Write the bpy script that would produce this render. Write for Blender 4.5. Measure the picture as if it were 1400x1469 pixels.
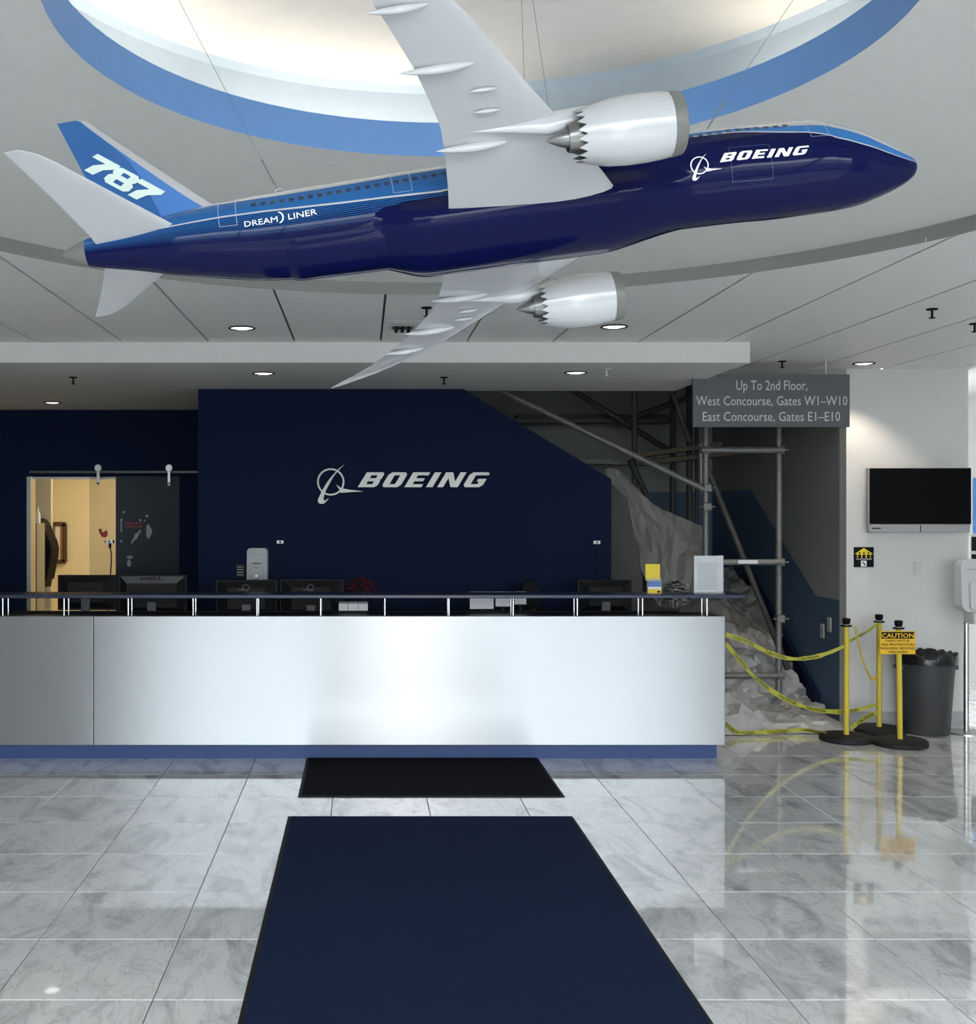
import bpy, bmesh, math, random
from mathutils import Vector, Matrix, geometry
for o in list(bpy.data.objects): bpy.data.objects.remove(o)
SC = bpy.context.scene
COL = SC.collection
# ------------------------------------------------------------------ camera
F = 1620.0; CX, CY, EYE = 521.0, 729.0, 1.6
cam_d = bpy.data.cameras.new('camera'); cam = bpy.data.objects.new('camera', cam_d); COL.objects.link(cam)
cam.location = (0, 0, EYE); cam.rotation_euler = (math.pi/2, 0, 0)
cam_d.sensor_fit = 'HORIZONTAL'; cam_d.sensor_width = 36; cam_d.lens = 36*F/1400
cam_d.shift_x = (700-CX)/1400; cam_d.shift_y = -(734.5-CY)/1400
cam_d.clip_start = 0.05; cam_d.clip_end = 200
SC.camera = cam
# ------------------------------------------------------------------ world, daylight, exposure
w = bpy.data.worlds.new('sky'); SC.world = w; w.use_nodes = True
wb = w.node_tree.nodes['Background']; wb.inputs[0].default_value = (0.97, 0.985, 1.0, 1); wb.inputs[1].default_value = 14.0
SC.view_settings.view_transform = 'Standard'; SC.view_settings.look = 'None'
SC.view_settings.exposure = 0.3; SC.view_settings.gamma = 1.0; SC.view_settings.use_curve_mapping = False
WIN_Y = -4.0
for (x0, x1, z0, z1) in ((-3.6, 5.5, 0.05, 4.4),):                  # portal in the glazed entrance wall
    l = bpy.data.lights.new('entrance_daylight', 'AREA'); l.shape = 'RECTANGLE'; l.size = x1-x0; l.size_y = z1-z0
    l.cycles.is_portal = True
    lo = bpy.data.objects.new('entrance_daylight', l); COL.objects.link(lo)
    lo.location = ((x0+x1)/2, WIN_Y-0.05, (z0+z1)/2); lo.rotation_euler = (math.pi/2, 0, 0)   # -Z -> +Y
sun = bpy.data.lights.new('sun', 'SUN'); sun.energy = 8; sun.angle = .01; sun.color = (1, .95, .88)
so = bpy.data.objects.new('sun', sun); COL.objects.link(so); so.location = (0, 0, 12); so.rotation_euler = (math.radians(-32), math.radians(8), 0)   # high sun behind the building, falls on the forecourt only
R_ = random.Random(7)
def at(u, v, Y): return Vector(((u-CX)*Y/F, Y, EYE-(v-CY)*Y/F))
# ------------------------------------------------------------------ materials
MATS = {}
def srgb(r, g, b): return tuple(((c/255)/12.92 if c/255 <= .04045 else ((c/255+.055)/1.055)**2.4) for c in (r, g, b))
def mat(name, col, rough=.5, metal=0., var=.05, scale=18., bump=0., bscale=60., spec=.5, emit=None, estr=0., coat=0., alpha=1., trans=0., ior=1.45, stretch=None):
    m = bpy.data.materials.new(name); m.use_nodes = True; nt = m.node_tree; N = nt.nodes; L = nt.links
    b = N['Principled BSDF']
    b.inputs['Roughness'].default_value = rough; b.inputs['Metallic'].default_value = metal
    b.inputs['Specular IOR Level'].default_value = spec; b.inputs['IOR'].default_value = ior
    if coat: b.inputs['Coat Weight'].default_value = coat; b.inputs['Coat Roughness'].default_value = .03
    if alpha < 1: b.inputs['Alpha'].default_value = alpha
    if trans: b.inputs['Transmission Weight'].default_value = trans
    tc = N.new('ShaderNodeTexCoord'); nz = N.new('ShaderNodeTexNoise'); nz.inputs['Scale'].default_value = scale; nz.inputs['Detail'].default_value = 4
    src = tc.outputs['Object']
    if stretch:
        mp = N.new('ShaderNodeMapping'); mp.inputs['Scale'].default_value = stretch; L.new(src, mp.inputs[0]); src = mp.outputs[0]
    L.new(src, nz.inputs['Vector'])
    mx = N.new('ShaderNodeMix'); mx.data_type = 'RGBA'
    mx.inputs[6].default_value = (*[max(0, c*(1-var)) for c in col], 1); mx.inputs[7].default_value = (*[min(1, c*(1+var)) for c in col], 1)
    L.new(nz.outputs[0], mx.inputs[0]); L.new(mx.outputs[2], b.inputs['Base Color'])
    if bump:
        bn = N.new('ShaderNodeTexNoise'); bn.inputs['Scale'].default_value = bscale; bn.inputs['Detail'].default_value = 3; L.new(src, bn.inputs['Vector'])
        bp = N.new('ShaderNodeBump'); bp.inputs['Strength'].default_value = bump; bp.inputs['Distance'].default_value = .01
        L.new(bn.outputs[0], bp.inputs['Height']); L.new(bp.outputs[0], b.inputs['Normal'])
    if emit: b.inputs['Emission Color'].default_value = (*emit, 1); b.inputs['Emission Strength'].default_value = estr
    MATS[name] = m; return m
def marble():
    m = bpy.data.materials.new('marble_tile'); m.use_nodes = True; nt = m.node_tree; N = nt.nodes; L = nt.links; b = N['Principled BSDF']
    tc = N.new('ShaderNodeTexCoord'); oi = N.new('ShaderNodeObjectInfo')
    sc = N.new('ShaderNodeVectorMath'); sc.operation = 'SCALE'; sc.inputs[0].default_value = (37, 91, 53); L.new(oi.outputs['Random'], sc.inputs['Scale'])
    ad = N.new('ShaderNodeVectorMath'); L.new(tc.outputs['Object'], ad.inputs[0]); L.new(sc.outputs[0], ad.inputs[1])
    mp = N.new('ShaderNodeMapping'); mp.inputs['Rotation'].default_value = (0, 0, .8); mp.inputs['Scale'].default_value = (1.5, .75, 1); L.new(ad.outputs[0], mp.inputs[0])
    n1 = N.new('ShaderNodeTexNoise'); n1.inputs['Scale'].default_value = 2.6; n1.inputs['Detail'].default_value = 9; n1.inputs['Roughness'].default_value = .62; n1.inputs['Distortion'].default_value = 1.1
    n2 = N.new('ShaderNodeTexNoise'); n2.inputs['Scale'].default_value = 3.4; n2.inputs['Detail'].default_value = 7; n2.inputs['Distortion'].default_value = 2.2; n2.inputs['Roughness'].default_value = .6
    L.new(mp.outputs[0], n1.inputs['Vector']); L.new(mp.outputs[0], n2.inputs['Vector'])
    r1 = N.new('ShaderNodeValToRGB'); e = r1.color_ramp.elements
    e[0].position = .34; e[0].color = (.54, .54, .545, 1); e[1].position = .52; e[1].color = (.92, .92, .915, 1)
    r2 = N.new('ShaderNodeValToRGB'); e = r2.color_ramp.elements
    e[0].position = .468; e[0].color = (1, 1, 1, 1); e[1].position = .516; e[1].color = (1, 1, 1, 1)
    q = r2.color_ramp.elements.new(.492); q.color = (.76, .755, .75, 1)
    L.new(n1.outputs[0], r1.inputs[0]); L.new(n2.outputs[0], r2.inputs[0])
    mx = N.new('ShaderNodeMix'); mx.data_type = 'RGBA'; mx.blend_type = 'MULTIPLY'; mx.inputs[0].default_value = .8
    L.new(r1.outputs[0], mx.inputs[6]); L.new(r2.outputs[0], mx.inputs[7]); L.new(mx.outputs[2], b.inputs['Base Color'])
    b.inputs['Roughness'].default_value = .07; b.inputs['Specular IOR Level'].default_value = .6
    b.inputs['Coat Weight'].default_value = 1.; b.inputs['Coat Roughness'].default_value = .02; b.inputs['Coat IOR'].default_value = 1.6
    MATS['marble_tile'] = m; return m
def steel():
    m = bpy.data.materials.new('brushed_steel'); m.use_nodes = True; nt = m.node_tree; N = nt.nodes; L = nt.links; b = N['Principled BSDF']
    b.inputs['Metallic'].default_value = 1; b.inputs['Roughness'].default_value = .38; b.inputs['Anisotropic'].default_value = .93; b.inputs['Anisotropic Rotation'].default_value = .25
    tg = N.new('ShaderNodeTangent'); tg.direction_type = 'UV_MAP'; L.new(tg.outputs[0], b.inputs['Tangent'])
    tc = N.new('ShaderNodeTexCoord'); mp = N.new('ShaderNodeMapping'); mp.inputs['Scale'].default_value = (.6, 1, 240); L.new(tc.outputs['Object'], mp.inputs[0])
    nz = N.new('ShaderNodeTexNoise'); nz.inputs['Scale'].default_value = 3; nz.inputs['Detail'].default_value = 3; L.new(mp.outputs[0], nz.inputs['Vector'])
    mx = N.new('ShaderNodeMix'); mx.data_type = 'RGBA'; mx.inputs[6].default_value = (.43, .44, .448, 1); mx.inputs[7].default_value = (.47, .48, .488, 1)
    L.new(nz.outputs[0], mx.inputs[0]); L.new(mx.outputs[2], b.inputs['Base Color'])
    MATS['brushed_steel'] = m
def livery(name, base, dark, lo, hi):
    # printed pin-stripes running along the body; UV: u = metres from nose end, v = angle in degrees
    m = bpy.data.materials.new(name); m.use_nodes = True; nt = m.node_tree; N = nt.nodes; L = nt.links; b = N['Principled BSDF']
    uv = N.new('ShaderNodeUVMap'); uv.uv_map = 'UVMap'; sp = N.new('ShaderNodeSeparateXYZ'); L.new(uv.outputs[0], sp.inputs[0])
    mu = N.new('ShaderNodeMath'); mu.operation = 'MULTIPLY'; mu.inputs[1].default_value = 2.4; L.new(sp.outputs[1], mu.inputs[0])
    si = N.new('ShaderNodeMath'); si.operation = 'SINE'; L.new(mu.outputs[0], si.inputs[0])
    g1 = N.new('ShaderNodeMapRange'); g1.inputs[1].default_value = -.3; g1.inputs[2].default_value = .5; L.new(si.outputs[0], g1.inputs[0])
    g2 = N.new('ShaderNodeMapRange'); g2.inputs[1].default_value = lo; g2.inputs[2].default_value = hi; g2.inputs[3].default_value = 0; g2.inputs[4].default_value = 1
    L.new(sp.outputs[1 if name.startswith('low') else 0], g2.inputs[0])
    pr = N.new('ShaderNodeMath'); pr.operation = 'MULTIPLY'; L.new(g1.outputs[0], pr.inputs[0]); L.new(g2.outputs[0], pr.inputs[1])
    last = pr.outputs[0]
    if name.startswith('low'):
        g3 = N.new('ShaderNodeMapRange'); g3.inputs[1].default_value = 3; g3.inputs[2].default_value = -6; L.new(sp.outputs[0], g3.inputs[0])
        p2 = N.new('ShaderNodeMath'); p2.operation = 'MULTIPLY'; L.new(last, p2.inputs[0]); L.new(g3.outputs[0], p2.inputs[1]); last = p2.outputs[0]
    mx = N.new('ShaderNodeMix'); mx.data_type = 'RGBA'; mx.inputs[6].default_value = (*base, 1); mx.inputs[7].default_value = (*dark, 1)
    L.new(last, mx.inputs[0]); L.new(mx.outputs[2], b.inputs['Base Color'])
    b.inputs['Roughness'].default_value = .045; b.inputs['Specular IOR Level'].default_value = .11
    MATS[name] = m
NAVY = (.003, .005, .040); BLUE = (.022, .115, .33)
marble(); steel()
livery('upper_livery', (.025, .13, .34), (.010, .05, .17), 10, -2)
livery('lower_livery', NAVY, (.022, .11, .30), -30, -4)
mat('grout', (.07, .068, .065), .9, spec=.1)
mat('ceiling_smooth', (.70, .70, .685), .8, bump=.05, bscale=90)
mat('ceiling_panel', (.80, .80, .79), .55, bump=.03, bscale=120)
mat('ceiling_backing', (.10, .10, .10), .9)
mat('fascia', (.27, .27, .265), .7)
mat('cove_blue', (.16, .34, .70), .6)
mat('cove_white', (.52, .60, .68), .8)
mat('cove_dome', (.82, .78, .72), .8)
mat('soffit', (.72, .72, .70), .75, bump=.04)
mat('wall_white', (.66, .66, .64), .7, bump=.06, bscale=120)
mat('wall_navy', (.0045, .0115, .040), .8, spec=.2, bump=.04, bscale=150)
mat('wall_slate', (.085, .145, .23), .6, bump=.05, bscale=120)
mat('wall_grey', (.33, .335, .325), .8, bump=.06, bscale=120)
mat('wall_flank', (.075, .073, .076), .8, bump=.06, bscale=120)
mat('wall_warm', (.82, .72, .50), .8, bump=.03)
mat('wall_beige', (.50, .46, .38), .8)  # greyer beige of the office partition and floor strip
mat('baseboard', (.42, .43, .43), .3, var=.2, scale=9)
mat('kick_blue', (.036, .07, .21), .45)
mat('rail_navy', (.018, .028, .065), .3)
mat('black', (.006, .006, .007), .6, spec=.15)
mat('black_gloss', (.003, .003, .004), .3, spec=.08)
mat('monitor_black', (.010, .010, .011), .5, spec=.2)
mat('dark_silver', (.11, .11, .115), .4)
mat('rail_steel', (.10, .10, .10), .4, .5)
mat('silver_plastic', (.36, .36, .37), .35)
mat('chrome', (.75, .75, .76), .18, 1)
mat('satin_metal', (.50, .50, .49), .35, 1)
mat('logo_metal', (.30, .295, .28), .45, 1, var=.15, scale=3)
mat('mat_black', (.010, .011, .013), .95, bump=.5, bscale=500, spec=.1)
mat('mat_navy', (.014, .025, .066), .95, var=.35, scale=260, bump=.6, bscale=420, spec=.1)
mat('mat_edge', (.008, .009, .012), .7)
mat('plane_white', (.40, .412, .42), .22, coat=.4, var=.02)
mat('plane_navy', NAVY, .045, spec=.11, var=.05)
mat('plane_blue', (.016, .10, .30), .25, coat=.5, var=.05)
mat('plane_light_blue', (.05, .17, .45), .25, coat=.5, var=.05)
mat('plane_grey', (.13, .13, .12), .4)
mat('nozzle_metal', (.20, .20, .195), .3, .8)
mat('engine_dark', (.01, .01, .012), .5)
mat('decal_white', (.80, .82, .82), .3)
mat('decal_pale', (.62, .74, .68), .4)
mat('window_tint', (.008, .02, .05), .2)
mat('panel_line', (.22, .27, .36), .4)
mat('panel_line_dark', (.035, .045, .12), .4)
mat('wire', (.25, .25, .26), .4, .8)
mat('sign_grey', (.105, .112, .125), .5)
mat('sign_letter', (.62, .63, .63), .5)
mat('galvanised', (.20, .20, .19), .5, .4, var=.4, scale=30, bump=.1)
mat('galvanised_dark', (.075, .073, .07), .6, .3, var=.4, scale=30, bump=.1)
mat('plank', (.10, .075, .05), .8, var=.4, scale=8, bump=.2, stretch=(1, 8, 8))
mat('plastic_sheet', (.42, .415, .40), .35, var=.10, scale=6)
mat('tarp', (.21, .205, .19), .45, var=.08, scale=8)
mat('stair', (.20, .20, .20), .7)
mat('yellow', (.68, .52, .05), .45)
mat('tape_yellow', (.46, .44, .06), .4)
mat('tape_black', (.01, .01, .01), .5)
mat('sign_yellow', (.85, .50, .02), .5)
mat('rubber', (.012, .012, .012), .7, bump=.1)
mat('bin_grey', (.042, .043, .046), .5, bump=.05)
mat('bag_black', (.010, .010, .011), .25, bump=.3, bscale=25)
mat('plate_white', (.62, .62, .58), .4)
mat('dispenser_grey', (.42, .43, .44), .4)
mat('dispenser_white', (.62, .63, .63), .4)
mat('paper', (.80, .81, .83), .6)
mat('print_grey', (.32, .33, .36), .6)
mat('brochure_yellow', (.82, .62, .03), .5)
mat('brochure_blue', (.12, .2, .45), .5)
mat('acrylic', (.8, .85, .88), .05, alpha=.25)
mat('tinted_glass', (.11, .14, .14), .08, alpha=.2)
mat('decal_red', (.45, .06, .05), .6)
mat('cork', (.45, .27, .12), .9, bump=.2)
mat('wood_dark', (.10, .055, .03), .5)
mat('cabinet', (.24, .23, .20), .5)
mat('green', (.05, .20, .05), .6)
mat('dark_leaf', (.012, .03, .012), .5)
mat('red_leaf', (.13, .012, .014), .6)
mat('brown', (.10, .05, .025), .8, bump=.3)
mat('lamp_lens', (.9, .9, .88), .4, emit=(1, .97, .92), estr=1.7)
mat('tube_lamp', (.9, .9, .88), .4, emit=(1, .86, .66), estr=12.0)
mat('room_lamp', (.9, .9, .88), .4, emit=(1, .82, .50), estr=17)
mat('status_white', (.85, .86, .9), .4)
mat('poster_blue', (.10, .22, .50), .5)
mat('pavement', (.32, .31, .30), .9)
m_ = mat('dimming_glass', (.5, .55, .58), .1); nt_ = m_.node_tree; tr_ = nt_.nodes.new('ShaderNodeBsdfTransparent'); tr_.inputs[0].default_value = (.52, .56, .585, 1); gl_ = nt_.nodes.new('ShaderNodeBsdfGlossy'); gl_.inputs['Roughness'].default_value = .02
mxs_ = nt_.nodes.new('ShaderNodeMixShader'); mxs_.inputs[0].default_value = .06; nt_.links.new(tr_.outputs[0], mxs_.inputs[1]); nt_.links.new(gl_.outputs[0], mxs_.inputs[2]); nt_.links.new(mxs_.outputs[0], nt_.nodes['Material Output'].inputs[0])
m2_ = m_.copy(); m2_.name = 'clear_glass'; MATS['clear_glass'] = m2_
for n_ in m2_.node_tree.nodes:
    if n_.type == 'BSDF_TRANSPARENT': n_.inputs[0].default_value = (.92, .94, .95, 1)
mat('mullion', (.25, .26, .27), .4, .6)
# ------------------------------------------------------------------ mesh helpers
ORG = {}
class MB:
    def __init__(s): s.v = []; s.f = []; s.m = []; s.uv = {}
    def add(s, pts, faces, mi=0):
        n = len(s.v); s.v += [tuple(p) for p in pts]; s.f += [tuple(i+n for i in f) for f in faces]; s.m += [mi]*len(faces); return s
    def poly(s, pts, mi=0): return s.add(pts, [tuple(range(len(pts)))], mi)
    def box(s, x0, x1, y0, y1, z0, z1, mi=0):
        return s.add([(x0,y0,z0),(x1,y0,z0),(x1,y1,z0),(x0,y1,z0),(x0,y0,z1),(x1,y0,z1),(x1,y1,z1),(x0,y1,z1)],
                     [(0,3,2,1),(4,5,6,7),(0,1,5,4),(1,2,6,5),(2,3,7,6),(3,0,4,7)], mi)
    def tube(s, pts, r, n=10, mi=0, caps=True):
        pts = [Vector(p) for p in pts]; rs = r if isinstance(r, (list, tuple)) else [r]*len(pts); base = len(s.v); ref = None
        for i, p in enumerate(pts):
            d = (pts[min(i+1, len(pts)-1)]-pts[max(i-1, 0)]).normalized()
            if ref is None: ref = d.orthogonal().normalized()
            ref = (ref-d*ref.dot(d)).normalized(); b = d.cross(ref)
            for k in range(n):
                a = 2*math.pi*k/n; s.v.append(tuple(p+(ref*math.cos(a)+b*math.sin(a))*rs[i]))
        for i in range(len(pts)-1):
            for k in range(n):
                a = base+i*n+k; b_ = base+i*n+(k+1) % n; s.f.append((a, b_, b_+n, a+n)); s.m.append(mi)
        if caps:
            s.f.append(tuple(base+k for k in range(n))[::-1]); s.m.append(mi)
            e = base+(len(pts)-1)*n; s.f.append(tuple(e+k for k in range(n))); s.m.append(mi)
        return s
    def lathe(s, prof, c=(0,0,0), n=32, mi=0, axis='Z', a0=0., a1=2*math.pi):
        full = abs(a1-a0-2*math.pi) < 1e-6; cols = n if full else n+1; base = len(s.v); c = Vector(c)
        for (r, z) in prof:
            for k in range(cols):
                a = a0+(a1-a0)*k/n
                p = (r*math.cos(a), r*math.sin(a), z) if axis == 'Z' else ((z, r*math.cos(a), r*math.sin(a)) if axis == 'X' else (r*math.cos(a), z, r*math.sin(a)))
                s.v.append(tuple(c+Vector(p)))
        for i in range(len(prof)-1):
            for k in range(n):
                a = base+i*cols+k; b = base+i*cols+(k+1) % cols; s.f.append((a, b, b+cols, a+cols)); s.m.append(mi)
        return s
    def prism(s, loops, fa, fb, mi=0, side=True):
        # loops: 2D outlines (outer first, then holes); fa / fb map (u, v) to the front and back point
        flat = [p for l in loops for p in l]; tris = geometry.tessellate_polygon([[Vector((p[0], p[1], 0)) for p in l] for l in loops])
        n = len(flat); pts = [fa(*p) for p in flat]+([fb(*p) for p in flat] if fb else [])
        fs = [tuple(t) for t in tris]
        if fb:
            fs += [tuple(i+n for i in t[::-1]) for t in tris]; o = 0
            for l in loops:
                for i in range(len(l)):
                    j = (i+1) % len(l); fs.append((o+i, o+j, o+j+n, o+i+n))
                o += len(l)
        return s.add(pts, fs, mi)
    def build(s, name, mats, parent=None, smooth=None, bevel=0., local=False, recalc=True, uvfn=None, sub=0, origin=None):
        if isinstance(mats, str): mats = [mats]
        V = [Vector(p) for p in s.v]
        if local: loc = Vector((0, 0, 0))
        elif parent is not None: loc = ORG[parent.name]
        elif origin is not None: loc = Vector(origin)
        else:
            xs = [p.x for p in V]; ys = [p.y for p in V]; zs = [p.z for p in V]
            loc = Vector(((min(xs)+max(xs))/2, (min(ys)+max(ys))/2, min(zs)))
        me = bpy.data.meshes.new(name); me.from_pydata([tuple(p-loc) for p in V], [], s.f); me.validate()
        for k in mats: me.materials.append(MATS[k])
        if len(me.polygons) == len(s.m): me.polygons.foreach_set('material_index', s.m)
        if uvfn:
            uvl = me.uv_layers.new(name='UVMap')
            for p in me.polygons:
                for li in p.loop_indices: uvl.data[li].uv = uvfn(V[me.loops[li].vertex_index], me.loops[li].vertex_index)
        if recalc:
            bm = bmesh.new(); bm.from_mesh(me); bmesh.ops.recalc_face_normals(bm, faces=bm.faces); bm.to_mesh(me); bm.free()
        if smooth is not None:
            me.shade_smooth(); me.set_sharp_from_angle(angle=math.radians(smooth))
        o = bpy.data.objects.new(name, me); COL.objects.link(o)
        if parent is not None: o.parent = parent
        if parent is None and not local: o.location = loc
        ORG[o.name] = loc
        if bevel:
            b = o.modifiers.new('bevel', 'BEVEL'); b.width = bevel; b.segments = 2; b.limit_method = 'ANGLE'; b.angle_limit = math.radians(50)
        return o
def tag(o, label=None, cat=None, group=None, kind=None):
    if label: o['label'] = label
    if cat: o['category'] = cat
    if group: o['group'] = group
    if kind: o['kind'] = kind
    return o
def thing(name, loc, label, cat, group=None):
    o = bpy.data.objects.new(name, None); COL.objects.link(o); o.location = loc; o.empty_display_size = .1
    ORG[o.name] = Vector(loc); return tag(o, label, cat, group)
def lthing(name, loc, label, cat, group=None, rotz=0.):           # a thing whose parts are written in local coordinates
    o = thing(name, loc, label, cat, group); ORG[o.name] = Vector((0, 0, 0)); o.rotation_euler = (0, 0, rotz); return o
def dup(root, loc, label, rotz=None):
    r = root.copy(); COL.objects.link(r); r.location = loc; r['label'] = label; ORG[r.name] = Vector((0, 0, 0))
    if rotz is not None: r.rotation_euler = (0, 0, rotz)
    for ch in [o for o in COL.objects if o.parent == root]:
        c = ch.copy(); COL.objects.link(c); c.parent = r; ORG[c.name] = Vector((0, 0, 0))
        for g in [o for o in COL.objects if o.parent == ch]:
            d = g.copy(); COL.objects.link(d); d.parent = c
    return r
TXT = {}
def text_tris(body, bold=0.):
    if (body, bold) in TXT: return TXT[(body, bold)]
    cu = bpy.data.curves.new('t', 'FONT'); cu.body = body; cu.resolution_u = 2; cu.offset = bold
    o = bpy.data.objects.new('t', cu); COL.objects.link(o)
    dg = bpy.context.evaluated_depsgraph_get(); me = bpy.data.meshes.new_from_object(o.evaluated_get(dg))
    me.calc_loop_triangles()
    v = [(p.co.x, p.co.y) for p in me.vertices]; t = [tuple(q.vertices) for q in me.loop_triangles]
    bpy.data.objects.remove(o); bpy.data.meshes.remove(me)
    x0 = min(p[0] for p in v); x1 = max(p[0] for p in v)
    TXT[(body, bold)] = ([((x-x0)/(x1-x0), y/.73) for x, y in v], t)   # u 0..1 over the width, v in cap heights
    return TXT[(body, bold)]
def text_on(name, body, fn, material, parent, bold=0., local=False):
    v, t = text_tris(body, bold); return MB().add([fn(*p) for p in v], t).build(name, material, parent, local=local, recalc=False)
def subdiv_tris(loops, du, dv):
    flat = [p for l in loops for p in l]; tris = geometry.tessellate_polygon([[Vector((p[0], p[1], 0)) for p in l] for l in loops])
    return cut([(p[0], p[1]) for p in flat], tris, du, dv)
def cut(pts, tris, du, dv):
    bm = bmesh.new(); vs = [bm.verts.new((p[0], p[1], 0)) for p in pts]
    for t in tris:
        try: bm.faces.new([vs[i] for i in t])
        except ValueError: pass
    for ax, d in ((0, du), (1, dv)):
        lo = min(p[ax] for p in pts); hi = max(p[ax] for p in pts); c = lo+d
        while c < hi-1e-6:
            co = [0, 0, 0]; co[ax] = c; no = [0, 0, 0]; no[ax] = 1
            bmesh.ops.bisect_plane(bm, geom=bm.verts[:]+bm.edges[:]+bm.faces[:], plane_co=co, plane_no=no); c += d
    bm.verts.index_update(); P = [(v.co.x, v.co.y) for v in bm.verts]; T = [tuple(v.index for v in f.verts) for f in bm.faces]; bm.free()
    return P, T
def lerp(tab, x):
    if x <= tab[0][0]: return tab[0][1:] if len(tab[0]) > 2 else tab[0][1]
    for a, b in zip(tab, tab[1:]):
        if x <= b[0]:
            t = (x-a[0])/(b[0]-a[0]); r = tuple(p+(q-p)*t for p, q in zip(a[1:], b[1:])); return r if len(r) > 1 else r[0]
    return tab[-1][1:] if len(tab[-1]) > 2 else tab[-1][1]
def spline(pts, n=8):
    pts = [Vector(p) for p in pts]; out = []
    for i in range(len(pts)-1):
        p0, p1, p2, p3 = pts[max(i-1, 0)], pts[i], pts[i+1], pts[min(i+2, len(pts)-1)]
        for k in range(n):
            t = k/n; out.append(.5*((2*p1)+(p2-p0)*t+(2*p0-5*p1+4*p2-p3)*t*t+(3*p1-p0-3*p2+p3)*t**3))
    return out+[pts[-1]]
# ------------------------------------------------------------------ key dimensions of the place
CEIL, RAISED = 2.625, 2.682                # panel ceiling, raised round ceiling
BULK_Y = -.6                               # unseen entrance bay, made taller to throw more light on the floor
BC, BR = (.312, 3.276), 2.138              # big round recess
RC, RR = (.249, 2.528), .943               # blue ring
RING_TOP, DOME = 2.785, 2.965; DOME_R = 1.14
SOF_Y, SOF_Z, SOF_X = 6.98, 2.50, 2.39     # soffit front, underside, right end
MAIN_Y, LEFT_Y, TV_Y = 8.53, 10.34, 8.31   # navy logo wall, navy door wall, white screen wall
X_L, X_R = -4.6, 6.4
TVX0, TVX1 = 3.555, 4.452
# ------------------------------------------------------------------ floor with marble tiles
TS = .5175
tx0, ty0 = -.168, 6.262
flo = MB().box(X_L, X_R, WIN_Y, 12.5, -.1, -.004).build('floor', 'grout', origin=(0, 0, 0)); tag(flo, kind='structure')
tm = bpy.data.meshes.new('tile'); bm = bmesh.new()
bmesh.ops.create_cube(bm, size=1); bmesh.ops.scale(bm, vec=(TS-.0035, TS-.0035, .02), verts=bm.verts)
bmesh.ops.delete(bm, geom=[f for f in bm.faces if f.normal.z < -.5], context='FACES_ONLY')
bmesh.ops.translate(bm, vec=(0, 0, -.01), verts=bm.verts)
bmesh.ops.bevel(bm, geom=[e for e in bm.edges if all(v.co.z > -.005 for v in e.verts)], offset=.0012, segments=1, affect='EDGES')
bm.to_mesh(tm); bm.free(); tm.materials.append(MATS['marble_tile'])
rest = MB(); ntile = 0
i0 = math.ceil((X_L-tx0)/TS); i1 = math.floor((X_R-tx0)/TS); j0 = math.ceil((WIN_Y-ty0)/TS); j1 = math.floor((12.5-ty0)/TS)
for j in range(j0, j1):
    for i in range(i0, i1):
        cx, cy = tx0+(i+.5)*TS, ty0+(j+.5)*TS
        seen = 3.0 < cy < 9.4 and -560*cy/F-TS < cx < 900*cy/F+TS and not (cy > 7.6 and cx < 1.9)
        if seen and ntile < 298:
            o = bpy.data.objects.new('tile', tm); COL.objects.link(o); o.parent = flo; o.location = (cx, cy, 0); ntile += 1
        else:
            h = TS/2-.00175; rest.poly([(cx-h, cy-h, 0), (cx+h, cy-h, 0), (cx+h, cy+h, 0), (cx-h, cy+h, 0)])
tag(rest.build('tile', 'marble_tile', flo), kind='stuff')
# ------------------------------------------------------------------ ceiling
def circ(c, r, a, z): return (c[0]+r*math.cos(a), c[1]+r*math.sin(a), z)
NA = 96
mb = MB()                                   # near half around the recess, plus backing above the panels
for k in range(NA//2):
    a, b = math.pi+math.pi*k/(NA//2), math.pi+math.pi*(k+1)/(NA//2)
    def outp(t):
        d = (math.cos(t), math.sin(t)); s = min((X_R-BC[0])/d[0] if d[0] > 1e-6 else 99, (X_L-BC[0])/d[0] if d[0] < -1e-6 else 99, (BULK_Y-BC[1])/d[1] if d[1] < -1e-6 else 99)
        return (BC[0]+d[0]*s, BC[1]+d[1]*s, CEIL)
    mb.poly([circ(BC, BR, a, CEIL), outp(a), outp(b), circ(BC, BR, b, CEIL)])
for k in range(NA//2):                      # dark backing seen through the panel joints
    a, b = math.pi*k/(NA//2), math.pi*(k+1)/(NA//2); y1 = 8.31
    def outq(t):
        d = (math.cos(t), math.sin(t)); s = min((X_R-BC[0])/d[0] if d[0] > 1e-6 else 99, (X_L-BC[0])/d[0] if d[0] < -1e-6 else 99, (y1-BC[1])/d[1] if d[1] > 1e-6 else 99)
        return (BC[0]+d[0]*s, BC[1]+d[1]*s, CEIL+.018)
    mb.poly([circ(BC, BR, a, CEIL+.018), outq(a), outq(b), circ(BC, BR, b, CEIL+.018)], 1)
for (cx, cy) in ((X_L, BULK_Y), (X_R, BULK_Y)): mb.poly([(cx, cy, CEIL), (cx, BC[1], CEIL), (BC[0]+(cx-BC[0])*.55, cy, CEIL)][::1], 0)
mb.poly([(X_R, 7.4, CEIL+.018), (X_R, 8.31, CEIL+.018), (3, 8.31, CEIL+.018)], 1); mb.poly([(X_L, 7.4, CEIL+.018), (X_L, 8.31, CEIL+.018), (-3, 8.31, CEIL+.018)], 1)
mb.box(X_L, X_R, BULK_Y, 8.31, 3.05, 3.1, 1).box(X_L, X_R, BULK_Y-.1, BULK_Y, CEIL, 4.7, 0).box(X_L, X_R, WIN_Y-.15, BULK_Y, 4.6, 4.7, 0)  # upper slab, then bulkhead and high bay roof added for the taller glazing
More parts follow.
